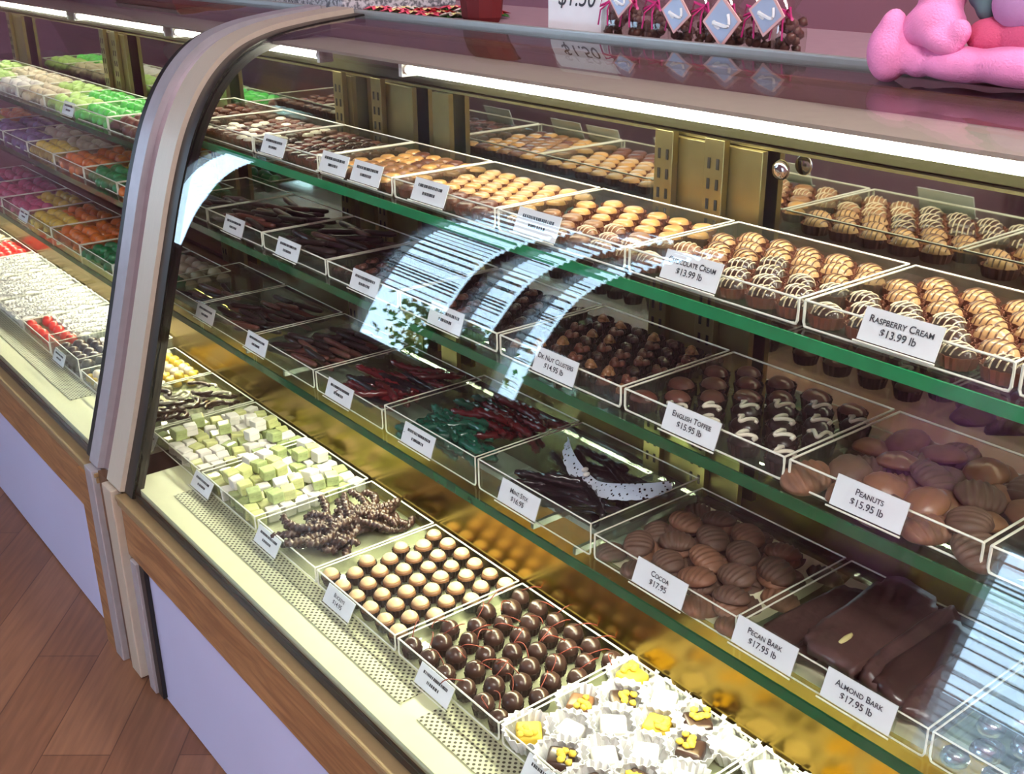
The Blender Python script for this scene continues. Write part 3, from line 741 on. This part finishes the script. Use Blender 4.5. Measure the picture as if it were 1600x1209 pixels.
# ------------------------------------------------------------------ fillers
def fill(protos, x0, x1, y0, y1, z, nx, ny, label, group, stag=True, jit=.0012, rz=.15, pick=None, layers=1, lh=.012, sc=1.0, base=.0029, tilt=.0, full=None, skip=0):
    m = .016 if sc < 1.3 else .024
    for L in range(layers):
        for j in range(ny - (L > 0)):
            for i in range(nx - (1 if (stag and j % 2) else 0) - (L > 0)):
                if skip and random.random() < skip*(1 if L else 0): continue
                sx = (x1-x0-2*m)/(nx-1); sy = (y1-y0-2*m)/(max(1, ny-1))
                x = x0+m+sx*(i+(.5 if (stag and j % 2) else 0)+.5*(L > 0)); y = y0+m+sy*(j+.5*(L > 0))
                x += random.uniform(-jit, jit); y += random.uniform(-jit, jit)
                u, v = (x-x0)/(x1-x0), (y-y0)/(y1-y0)
                p = pick(u, v, L) if pick else random.choice(protos)
                lab, grp = label, group
                if isinstance(p, tuple): p, lab, grp = p
                r = full*random.uniform(-1, 1) if full else random.uniform(-rz, rz)
                dup(p, (x, y, z+base+L*lh), (random.uniform(-tilt, tilt), random.uniform(-tilt, tilt), r), sc*random.uniform(.95, 1.04), lab, grp)
def heap(protos, x0, x1, y0, y1, z, n, label, group, ang=0.0, spread=.3, lh=.0085, per=7, mx=.045, my=.03, tilt=.12):
    for k in range(n):
        L = k // per
        x = x0+mx+(x1-x0-2*mx)*((k*0.618) % 1); y = y0+my+(y1-y0-2*my)*((k % per)/(per-1))
        dup(random.choice(protos), (x+random.uniform(-.006, .006), y+random.uniform(-.004, .004), z+.0032+L*lh), (random.uniform(-tilt, tilt)*.5, random.uniform(-tilt, tilt), ang+random.uniform(-spread, spread)), random.uniform(.9, 1.05), label, group)
C = [(-.435, -.200), (-.668, -.443), (-.925, -.676), (-1.180, -.933), (-1.440, -1.188), (-1.670, -1.447), (-1.915, -1.678), (-2.165, -1.922), (-2.400, -2.172)]
A0, A1 = .900, 1.092
g = 7e-3
T1 = ['edge of view, beyond the Raspberry Cream tray', 'with the Raspberry Cream card', 'with the Chocolate Cream card', 'left of the Chocolate Cream tray', 'of orange caramel squares', 'bearing two close price cards', 'of dark sweets beside the peppermint tray', 'of peppermint squares by the metal post', 'hidden behind the metal post']
for k, (a, b) in enumerate(C):
    tray(a, b, A0, A1, S1, .029, 'clear acrylic tray on the top shelf ' + T1[k])
def pk(u, v, L):
    lt = u*.5+v*.9 > .62 + random.uniform(-.12, .12)
    return (P_TAN, 'tan glazed oval cream in the Raspberry Cream tray', 'tan creams in the raspberry tray') if lt else ((P_DARKW if v < .5 else P_TANW), 'brown cream with white drizzle in the Raspberry Cream tray', 'drizzled creams in the raspberry tray')
def pk2(u, v, L):
    lt = v > .55+random.uniform(-.1, .1)
    return (P_TAN, 'tan glazed oval cream in the Chocolate Cream tray', 'tan creams in the chocolate cream tray') if lt else ((P_TANW if u < .4 else P_DARKW), 'brown cream with white stripes in the Chocolate Cream tray', 'striped creams in the chocolate cream tray')
fill(None, *C[1], A0, A1, S1, 5, 6, '', '', pick=pk, sc=1.16, rz=.35); fill(None, *C[2], A0, A1, S1, 6, 6, '', '', pick=pk2, sc=1.12, rz=.35)
fill([P_TAN, P_SQC], *C[0], A0, A1, S1, 5, 6, 'tan oval cream in the tray at the right edge of the top shelf', 'creams in the right edge tray')
def pk3(u, v, L):
    return (P_SQC, 'golden tan chocolate square in the tray left of Chocolate Cream', 'golden squares left of chocolate cream') if v > .45 else (random.choice([P_SQM, P_TANW]), 'brown chocolate in the front of the tray left of Chocolate Cream', 'brown pieces left of chocolate cream')
fill(None, *C[3], A0, A1, S1, 6, 6, '', '', pick=pk3)
def pk4(u, v, L):
    return (P_SQC if random.random() < .6 else P_SQT, 'orange caramel square on the top shelf', 'orange caramel squares') if v > .3 else (P_SQR, 'red brown square at the front of the caramel tray', 'red brown squares before the caramels')
fill(None, *C[4], A0, A1, S1, 7, 7, '', '', pick=pk4)
fill([P_SQM, P_SQR, P_SQC], *C[5], A0, A1, S1, 7, 7, 'red brown chocolate square in the tray with two close price cards', 'squares in the two card tray')
fill([PEP[0], PEP[2], P_CLR[1]], *C[6], A0, A1, S1, 8, 7, 'small dark chocolate beside the peppermint tray', 'small darks beside peppermint tray')
fill(PEP, *C[7], A0, A1, S1, 8, 7, 'small red, white or dark square by the metal post, top shelf', 'peppermint squares by the post')
fill([PEP[0]], *C[8], A0, A1, S1, 6, 5, 'small red square behind the metal post on the top shelf', 'red squares behind the post')

T2 = ['edge of view, holding red sweets', 'with the Peanuts card', 'with the English Toffee card', 'with the Nut Clusters card', 'left of the Nut Clusters tray', 'of red brown clusters', 'of dark sticks below the two close cards', 'of dark sticks nearer the metal post', 'hidden behind the metal post']
for k, (a, b) in enumerate(C): tray(a, b, A0, A1+.008, S2, .029, 'clear acrylic tray on the middle shelf ' + T2[k])
B1 = A1+.006
fill([GUM['redchoc']], *C[0], A0, B1, S2, 6, 6, 'dark red sweet in the tray at the right edge of the middle shelf', 'dark red sweets at the right edge')
fill(P_PAT+P_COOK, *C[1], A0, B1, S2, 5, 4, 'round brown patty in the Peanuts tray', 'brown patties in the peanuts tray', layers=2, lh=.011, sc=1.12, tilt=.3, full=3, stag=True, jit=.004)
def pkt(u, v, L):
    return (P_TOF, 'dark toffee chocolate with white squiggle in the English Toffee tray', 'squiggled toffees') if u*.9+(1-v)*.55 > .62 and v < .85 else (P_TOFP, 'plain brown toffee chocolate in the English Toffee tray', 'plain toffees')
fill(None, *C[2], A0, B1, S2, 5, 6, '', '', pick=pkt, rz=.5, sc=1.14)
fill(P_CL, *C[3], A0, B1, S2, 7, 7, 'small nut cluster in the Nut Clusters tray', 'nut clusters')
fill(P_CLR, *C[4], A0, B1, S2, 7, 6, 'brown cluster in the tray left of the Nut Clusters', 'brown clusters left of nut clusters')
fill(P_CLR, *C[5], A0, B1, S2, 7, 6, 'red brown cluster on the middle shelf below the caramels', 'red brown clusters')
for k, lb in ((6, 'dark chocolate stick on the middle shelf below the two close cards'), (7, 'dark chocolate stick on the middle shelf nearer the metal post'), (8, 'dark chocolate stick on the middle shelf behind the metal post')):
    heap(P_STK, *C[k], A0, B1, S2, 36 if k < 8 else 9, lb, lb.replace('stick', 'sticks'), ang=.2, per=12, mx=.054, my=.026)
CL = [(-.440, -.200), (-.683, -.446), (-.932, -.692), (-1.185, -.940), (-1.440, -1.193), (-1.670, -1.450), (-1.915, -1.680), (-2.165, -1.925), (-2.400, -2.175)]
D0, D1 = .860, 1.062
T3 = ['of foil wrapped sweets at the right edge', 'with the Pecan Bark and Almond Bark cards', 'of ridged cookies with the Cocoa card', 'of black licorice on a lace doily', 'of green and red candy ropes', 'left of the candy ropes', 'of dark sticks, second from the left', 'of dark sticks by the metal post', 'hidden behind the metal post']
for k, (a, b) in enumerate(CL): tray(a, b, D0, D1, S3, .048 if k in (3, 4) else .036, 'clear acrylic tray on the lowest shelf ' + T3[k], rimr=.0011)
fill([GUM['foil']], *CL[0], D0, D1, S3, 6, 6, 'silver foil wrapped sweet at the right edge of the lowest shelf', 'foil wrapped sweets', layers=2, full=3)
for i, (x, y, zz, rx, ry, rz, p, lb) in enumerate((
        (-.648, .955, .002, .02, .08, -.05, 1, 'dark bark slab at the left side of the bark tray'), (-.612, .962, .014, .05, -.55, .02, 2, 'dark bark slab standing on edge left of the almond slab'),
        (-.578, .952, .036, .05, .12, .02, 0, 'broad dark bark slab showing a pale almond'), (-.533, .960, .026, .04, .75, .06, 2, 'dark bark slab standing on edge right of the almond slab'),
        (-.508, .955, .024, .03, .35, .02, 3, 'glossy dark bark slab, second from the right'), (-.474, .962, .012, .03, .35, .05, 1, 'rough dark bark slab at the right side of the bark tray'),
        (-.560, .965, .003, .0, .0, .1, 1, 'dark bark slab lying lowest in the middle of the bark tray'))):
    dup(P_BARK[p], (x, y, S3+.004+zz), (rx, ry, rz), 1.08, lb, 'bark slabs')
fill(P_COOK, *CL[2], D0, D1, S3, 5, 5, 'dark ridged oval cookie behind the Cocoa card', 'ridged cookies', layers=3, lh=.010, full=.9, jit=.003, tilt=.22)
heap(P_LIC, CL[3][0], CL[3][1], D0+.012, D1, S3, 44, 'black licorice rope in the tray with the lace doily', 'black licorice ropes', ang=.3, spread=.8, lh=.006, per=10, mx=.074, my=.035)
heap(P_GRN, -1.438, -1.262, D0, D1, S3, 27, 'dark green candy rope on the lowest shelf', 'green candy ropes', ang=.2, spread=.25, lh=.0085, per=9, mx=.080, my=.036)
heap(P_GRN, -1.42, -1.193, D0, D0+.10, S3, 14, 'dark green candy rope on the lowest shelf', 'green candy ropes', ang=.15, spread=.2, lh=.0085, per=5, mx=.088, my=.030)
heap(P_RED, -1.42, -1.193, D0+.10, D1, S3, 24, 'dark red candy rope behind the green ones', 'red candy ropes', ang=.2, spread=.5, lh=.0085, per=6, mx=.07, my=.015)
heap(P_RED+P_LIC[:1], *CL[5], D0, D1, S3, 33, 'dark red or black candy rope left of the green rope tray', 'ropes left of the green rope tray', ang=.2, spread=.25, per=11, mx=.072, my=.034)
for k, lb in ((6, 'dark chocolate stick on the lowest shelf left of the red ropes'), (7, 'dark chocolate stick on the lowest shelf nearer the metal post'), (8, 'dark chocolate stick on the lowest shelf behind the metal post')):
    heap(P_STK, *CL[k], D0, D1, S3, 40 if k < 8 else 9, lb, lb.replace('stick', 'sticks'), ang=.2, per=12, mx=.054, my=.026)

for (a_, b_, l_) in ((CL[1][0], CL[1][1], 'crumpled cream paper liner under the dark bark slabs'), (CL[2][0], CL[2][1], 'crumpled cream paper liner under the ridged cookies')):
    m = MB(); gr = []
    for j in range(13):
        gr.append([m.bm.verts.new((-.114+.228*i/12, -.096+.192*j/12, .0012+.004*abs(noise.noise(Vector((i*.7, j*.7, a_*9))))+(.012 if j > 10 else 0)*((j-10)/2))) for i in range(13)])
    for j in range(12):
        for i in range(12): m.bm.faces.new((gr[j][i], gr[j][i+1], gr[j+1][i+1], gr[j+1][i]))
    q = m.build('paper_liner', M['liner'], loc=((a_+b_)/2, (D0+D1)/2, S3+.0025)); q.modifiers.new('thickness', 'SOLIDIFY').thickness = .0003
    tag(q, l_, 'liner')

# lace doily with two pale mints
m = MB(); rings = []
for j in range(6):
    r_ = []
    for i in range(40):
        u = i/39; a = PI*(.92-1.0*u); rad = .085-(j/5)*(.030*math.sin(PI*u)**.7+.0008)
        if j == 0: rad += .0022*abs(math.sin(u*PI*13))
        # two wings meeting in a valley
        vx = .088*math.cos(a)*(rad/.085); vy = -.05*math.sin(a)*(rad/.085)
        vz = .020*abs(math.cos(a))**1.2 + .008*(j/5)
        r_.append(m.bm.verts.new((vx, vy, vz)))
    rings.append(r_)
for j in range(5):
    for i in range(39): m.bm.faces.new((rings[j][i], rings[j][i+1], rings[j+1][i+1], rings[j+1][i]))
me = m.mesh('lace_doily', M['lace']); me2 = bpy.data.objects.new('lace_doily', me); COL.objects.link(me2)
me2.scale = (1.2, 1.2, 1.0); me2.location = (-1.030, .995, S3+.041); me2.rotation_euler = (.18, 0, -.10)
sm = me2.modifiers.new('thickness', 'SOLIDIFY'); sm.thickness = .0006
tag(me2, 'white paper lace doily spread over the black licorice', 'doily')
for i, (x, y) in enumerate(((-1.062, .958), (-1.050, .950))):
    o = MB().ball((0, 0, 0), .005, (.8, 1.2, .7), 2).build('pale_mint', M['whiteg'], smooth=True, loc=(x, y, S3+.0475)); tag(o, 'small pale oval mint on the lace doily', 'mint', 'pale mints on the doily')

# deck
E0, E1 = .745, .990
DK = [(-.470, -.230), (-.730, -.478), (-.985, -.738), (-1.248, -.994), (-1.502, -1.258), (-1.725, -1.510), (-1.975, -1.740), (-2.235, -1.990), (-2.470, -2.245), (-2.70, -2.48)]
T4 = ['at the right edge of view', 'of white paper cups behind the first one', 'of white paper cups', 'of chocolate cherries with stems', 'of buckeyes', 'of twisted pretzels', 'of wrapped sweets next to the pretzels', 'of wrapped sweets beside the metal post', 'of chocolate peels behind the metal post', 'of golden sweets behind the metal post']
for k, (a, b) in enumerate(DK): tray(a, b, E0, E1, .5024 if k not in (5, 6, 7) else .5024, .030, 'clear acrylic tray on the deck ' + T4[k], rimr=.0015)
DZ = .5026
fill(P_MIX, *DK[0], E0, E1, DZ, 4, 5, 'white fluted cup candy at the right edge of the deck', 'white cup candies at the right edge', sc=1.4, full=3)
fill(P_MIX, *DK[1], E0, E1, DZ, 4, 5, 'white fluted cup candy in the second tray of white cups', 'white cup candies, second tray', sc=1.4, full=3)
fill(P_MIX, *DK[2], E0, E1, DZ, 4, 5, 'white fluted cup candy in the tray beside the cherries', 'white cup candies beside the cherries', sc=1.4, full=3, jit=.003)
fill(P_CHE, *DK[3], E0, E1, DZ, 6, 7, 'round chocolate cherry with red stem on the deck', 'chocolate cherries', full=3, jit=.003)
fill([P_BUCK], *DK[4], E0, E1, DZ, 6, 7, 'buckeye candy with pale round top on the deck', 'buckeyes', jit=.0015)
heap(P_PRE, *DK[5], E0, E1, DZ, 44, 'dark chocolate twisted pretzel on the deck', 'twisted pretzels', ang=.3, spread=1.2, lh=.0085, per=9, mx=.060, my=.040, tilt=.2)
fill(P_WR, *DK[6], E0, E1, DZ, 7, 8, 'yellow green wrapped cube beside the pretzels', 'wrapped cubes beside the pretzels', stag=False, layers=2, lh=.025, rz=.35, skip=.5, jit=.002, sc=.96, tilt=.12)
fill([P_WR[0], P_WR[1], P_WR[2], P_WR[2]], *DK[7], E0, E1, DZ, 7, 8, 'pale wrapped cube beside the metal post', 'wrapped cubes beside the post', stag=False, layers=2, lh=.025, rz=.3, skip=.6, jit=.002, sc=.96, tilt=.12)
heap(P_ORG, *DK[8], E0, E1, DZ, 40, 'curled dark and white chocolate peel seen past the post', 'curled chocolate peels', ang=.2, spread=3, lh=.007, per=9, mx=.045)
fill([GUM['yellow'], GUM['cream']], *DK[9], E0, E1, DZ, 7, 8, 'golden yellow sweet on the deck seen past the post', 'golden sweets past the post', layers=2)

# left case
LC = [(-2.690-.24*k, -2.690-.24*k+.232) for k in range(7)]
def lbl(c, where): return ('%s in the %s' % (c, where)).replace('  ', ' ')
ordn = ['first', 'second', 'third', 'fourth', 'fifth', 'sixth', 'seventh', 'eighth']
rowdef = [
    (L1, A0, A1, 'top shelf', ['redchoc', 'green', 'lime', 'cream', 'whiteg', 'lime', 'green', 'cream'], ['redchoc', 'green', 'green', 'lime', 'cream', 'cream', 'lime', 'whiteg']),
    (L2, A0, A1, 'middle shelf', ['orange', 'teal', 'orange', 'yellow', 'purple', 'purple', 'yellow', 'cream'], ['teal', 'yellow', 'orange', 'cream', 'cream', 'purple', 'orange', 'cream']),
    (L3, D0, D1, 'lowest shelf', ['teal', 'teal', 'orange', 'yellow', 'pinkg', 'pinkg', 'purple', 'cream'], ['cream', 'teal', 'orange', 'orange', 'yellow', 'pinkg', 'pinkg', 'pinkg']),
]
CN = dict(redchoc='red brown', green='bright green', lime='pale lime', cream='cream', whiteg='white', orange='orange', teal='dark green', yellow='yellow', purple='purple', pinkg='pink', redg='red', darker='black', foil='silver')
for (z, y0, y1, rn, ca, cb) in rowdef:
    for k, (a, b) in enumerate(LC):
        tray(a, b, y0, y1, z, .03, 'clear tray of %s sweets, %s from the post on the left case %s' % (CN[ca[k]], ordn[k], rn))
        for half, cc in ((0, ca[k]), (1, cb[k])):
            ya, yb = (y0, (y0+y1)/2+.006) if half == 0 else ((y0+y1)/2-.006, y1)
            lb = '%s gummy in the %s tray from the post, left case %s' % (CN[cc], ordn[k], rn)
            fill([GUM[cc]], a, b, ya, yb, z, 6, 3, lb, lb.replace('gummy', 'gummies'), layers=2, lh=.013, full=3, jit=.006, tilt=.35, stag=False, sc=1.25)
LD = [(-2.94, -2.71), (-3.18, -2.95), (-3.42, -3.19), (-3.66, -3.43), (-3.90, -3.67), (-4.14, -3.91), (-4.38, -4.15)]
DC = [('darker', 'whiteg'), ('redg', 'redg'), ('whiteg', 'whiteg'), ('whiteg', 'whiteg'), ('whiteg', 'cream'), ('pinkg', 'redg'), ('redg', 'cream')]
for k, (a, b) in enumerate(LD):
    tray(a, b, E0, E1, .5024, .055 if k == 0 else .03, 'clear tray on the left case deck, %s visible past the post' % ordn[k])
    if k == 1:
        fill([P_WW], a, b, E0+.082, E1, DZ, 5, 4, 'white paper cup candy behind the red balls on the left deck', 'white cup candies behind the red balls', sc=1.3, full=3)
        fill([P_RBALL], a, b, E0, E0+.078, DZ, 5, 2, 'round red candy ball on the left case deck', 'red candy balls', stag=False, sc=1.0)
    elif k in (2, 3, 4):
        lb = 'white paper cup candy in the %s tray of the left deck' % ordn[k]
        fill([P_WW], a, b, E0, E1, DZ, 5, 6, lb, lb.replace('candy', 'candies'), sc=1.3, full=3)
    else:
        for half in (0, 1):
            ya, yb = (E0, .873) if half == 0 else (.862, E1)
            lb = '%s sweet in the %s tray of the left deck' % (CN[DC[k][half]], ordn[k])
            fill([GUM[DC[k][half]]], a, b, ya, yb, DZ, 6, 4, lb, lb.replace('sweet', 'sweets'), layers=2, lh=.014, full=3, jit=.003, tilt=.2, stag=False, sc=1.2)

# ------------------------------------------------------------------ things on top
TZ = 1.374
sg = MB().box(-.075, .075, -.0012, .0012, 0, .12).build('price_sign', M['card'], loc=(-1.478, 1.30, TZ+.0002)); tag(sg, 'white sign reading $1.50 standing on top of the case', 'sign')
lettering([('$1.50', .042, .058, False)], sg, M['ink'], .10, -.0018, .25)
MB().box(-.03, .03, .0013, .03, 0, .002).build('stand_foot', M['card'], sg)
def bag(x, y, label):
    o = empty('candy_bag', (x, y, TZ), label, 'candy bag', 'bags of nuggets with diamond tags')
    rnd = random.Random(int(x*1000))
    m = MB()
    for k in range(22):
        m.ball((rnd.uniform(-.015, .015), rnd.uniform(-.012, .012), .008+.040*k/22), .0075, sub=1, nz=.25, seed=k)
    q = m.build('nuggets', M['brownbag'], o, True); q['label'] = 'brown chocolate nuggets'
    MB().lathe([(.020, .0005), (.025, .004), (.026, .03), (.023, .052), (.006, .060), (.022, .085)], 14, 1, .8, .03, close=False).build('clear_bag', M['cello'], o)
    r = MB()
    for sx in (-1, 1):
        r.tube([(0, -.008, .058), (sx*.013, -.018, .064), (sx*.018, -.018, .050), (0, -.010, .058)], .0025, 5)
        r.tube([(0, -.012, .058), (sx*.008, -.026, .045), (sx*.011, -.028, .022)], .0013, 4)
    r.build('ribbon', M['ribbon'], o)
    return o
BX = (-1.385, -1.335, -1.285, -1.235, -1.185, -1.135, -1.085, -1.035)
bl = ['first from the $1.50 sign', 'second from the $1.50 sign', 'third from the $1.50 sign', 'fourth from the $1.50 sign', 'just left of the large diamond tag', 'behind the large diamond tag', 'right of the large diamond tag', 'rightmost, next to the bare mauve wall']
for i, x in enumerate(BX): bag(x, 1.30, 'clear bag of brown nuggets with magenta ribbon, ' + bl[i])
for i, (x, z, s_) in enumerate(((-1.335, .062, .030), (-1.215, .050, .034), (-1.125, .0425, .041), (-1.045, .058, .036))):
    o = MB().box(-s_/2, s_/2, -.0009, .0009, -s_/2, s_/2).build('diamond_tag', M['pinkcard'], loc=(x, 1.262, TZ+z)); o.rotation_euler = (0, PI/4+(.1 if i != 2 else -.05), 0)
    o.scale = (1.25, 1, 1.25)
    tag(o, ['small pink bordered diamond tag on the second bag', 'pink bordered diamond tag left of the largest one', 'largest silver printed diamond tag touching the rail', 'pink bordered diamond tag on the rightmost bags'][i], 'tag', 'diamond gift tags')
    q = s_*.42
    MB().box(-q, q, -.0014, -.001, -q, q).build('silver_panel', M['silver'], o)
    sw = MB(); pts = []
    for t_ in range(12):
        u = t_/11; pts.append((q*(.1+.55*math.sin(u*4.4)), -.0022, q*(.75-1.35*u)))
    sw.tube(pts, q*.13, 5); sw.ball((-q*.15, -.0022, -q*.45), q*.36, (1.3, .1, .6), 1)
    e_ = sw.build('swan_emblem', M['card'], o); e_['label'] = 'white curved bird emblem'

# flowers and cloths behind the rail
def flower(x, y, z, mat, label, r=.036):
    o = empty('silk_flower', (x, y, z), label, 'flower', 'red and white silk flowers')
    for rr, n, mt, nm in ((r*1.15, 5, 'leaf', 'leaves'), (r, 7, mat, 'petals')):
        m = MB()
        for k in range(n):
            a = 2*PI*k/n+(.3 if nm == 'leaves' else 0); T = Matrix.Translation((0, 0, .010 if nm == 'petals' else .006)) @ Matrix.Rotation(a, 4, 'Z') @ Matrix.Rotation(-.02 if nm == 'petals' else .03, 4, 'Y')
            m.poly([T @ Vector(v) for v in ((0, 0, 0), (rr*.45, rr*.28, .006), (rr, 0, 0))]); m.poly([T @ Vector(v) for v in ((0, 0, 0), (rr, 0, 0), (rr*.45, -rr*.28, .006))])
        m.build(nm, M[mt], o)
    c = MB()
    for k in range(5): c.ball((.006*math.cos(k*1.26), .006*math.sin(k*1.26), 0.012), .004, sub=1)
    c.build('flower_centre', M['almond'], o); return o
fx = [(-2.56, 1.36, 'petal_pink'), (-2.46, 1.40, 'petal_white'), (-2.36, 1.35, 'petal_pink'), (-2.26, 1.40, 'petal_red'), (-2.16, 1.34, 'petal_pink'), (-2.06, 1.38, 'petal_red'), (-1.98, 1.33, 'petal_pink'), (-1.90, 1.37, 'petal_white'), (-2.10, 1.46, 'petal_white'), (-1.86, 1.45, 'petal_red'), (-2.3, 1.48, 'petal_pink')]
fl = ['far left end of the row', 'second from the left', 'third from the left', 'fourth from the left', 'fifth from the left', 'sixth from the left', 'near the maroon basket, front', 'beside the maroon basket', 'back row, middle', 'back row, nearest the basket', 'back row, left']
for i, (x, y, mt) in enumerate(fx):
    nm = {'petal_pink': 'pink', 'petal_white': 'white', 'petal_red': 'red'}[mt]
    f_ = flower(-2.13+(x+2.56)*.40, y-.045, TZ-.001, mt, '%s silk flower with green leaves on the case top, %s' % (nm, fl[i]))
b_ = empty('cloth_basket', (-1.80, 1.34, TZ), 'maroon cloth basket standing on the case top left of the sign', 'basket')
MB().lathe([(.040, .0005), (.046, .01), (.054, .08), (.056, .14), (.052, .14), (.04, .02)], 20, 1, .7, .03).build('basket_wall', M['maroon'], b_)
MB().tube([(  .054*math.cos(a/12*2*PI), .7*.054*math.sin(a/12*2*PI), .142) for a in range(13)], .005, 6).build('basket_rim', M['maroon'], b_, True)
b2 = empty('gift_box', (-3.42, 1.40, TZ), 'dark maroon gift box on the left case top behind its rail', 'box')
MB().box(-.28, .20, -.10, .12, .0005, .10, .004).build('box_body', M['maroon'], b2); MB().box(-.285, .205, -.105, .125, .085, .115, .004).build('box_lid', M['redchoc'], b2)
b3 = MB().box(-.55, .25, -.1, .25, 0, .035, .004).build('dark_tray', M['gasket'], loc=(-4.0, 1.40, TZ+.0002)); tag(b3, 'long dark tray at the far end of the left case top', 'tray')
gs = MB().box(-.31, .31, -.14, .16, 0, .032, .004).build('granite_slab', M['granite'], loc=(-2.53, 1.42, TZ+.0002)); tag(gs, 'grey speckled granite slab on the case top behind the curved frame', 'slab')

# ------------------------------------------------------------------ pink plush pig
def blob(parts, name, m, parent, vox=.004, lab=None):
    b = MB()
    for p in parts: b.ball(p[0], 1.0, p[1], 3, rot=Euler(p[2]) if len(p) > 2 else None)
    me = b.mesh(name, m); o = bpy.data.objects.new(name, me); COL.objects.link(o)
    md = o.modifiers.new('r', 'REMESH'); md.mode = 'VOXEL'; md.voxel_size = vox
    ms = o.modifiers.new('s', 'SMOOTH'); ms.iterations = 6; ms.factor = .6
    dg = bpy.context.evaluated_depsgraph_get(); me2 = bpy.data.meshes.new_from_object(o.evaluated_get(dg)); bpy.data.objects.remove(o)
    for p in me2.polygons: p.use_smooth = True
    me2.materials.clear(); me2.materials.append(m)
    q = place(name, me2, parent)
    if lab: q['label'] = lab
    return q
pig = empty('plush_toy', (-.60, 1.19, 1.378), 'pink plush animal toy lying on the glass top of the right case', 'plush toy')
# coordinates relative to the toy's base
blob([((-.185, -.02, .030), (.026, .026, .036)), ((-.183, -.02, .048), (.017, .020, .030)), ((-.150, -.012, .022), (.02, .02, .02)),
      ((-.10, -.008, .021), (.06, .028, .020)), ((-.03, -.004, .023), (.07, .034, .022)), ((.05, .0, .027), (.07, .04, .027))], 'leg', M['pink'], pig, .004, 'pink plush leg with upturned foot')
blob([((-.140, -.004, .060), (.035, .030, .028)), ((-.163, -.006, .054), (.015, .022, .022)), ((-.120, -.022, .046), (.028, .017, .015), (0, .3, 0)), ((-.099, -.020, .056), (.012, .013, .015)),
      ((-.142, .008, .092), (.026, .026, .034), (0, .35, 0)), ((-.126, .014, .125), (.024, .024, .032))], 'arm', M['pink'], pig, .004, 'pink plush arm with curled hand')
blob([((-.082, .02, .050), (.030, .03, .022)), ((-.03, .025, .05), (.05, .035, .03))], 'hip', M['pinkd'], pig, .004, 'deeper pink hip')
blob([((-.035, .025, .092), (.056, .04, .040), (0, -.25, 0)), ((.05, .04, .08), (.08, .045, .06)), ((-.055, .035, .125), (.045, .04, .05))], 'shirt', M['lilac'], pig, .005, 'lilac plush shirt')
blob([((-.102, .022, .112), (.014, .022, .035), (0, .25, 0)), ((-.096, .022, .082), (.012, .018, .02), (0, -.3, 0))], 'cuff', M['greycloth'], pig, .003, 'grey green cuff')
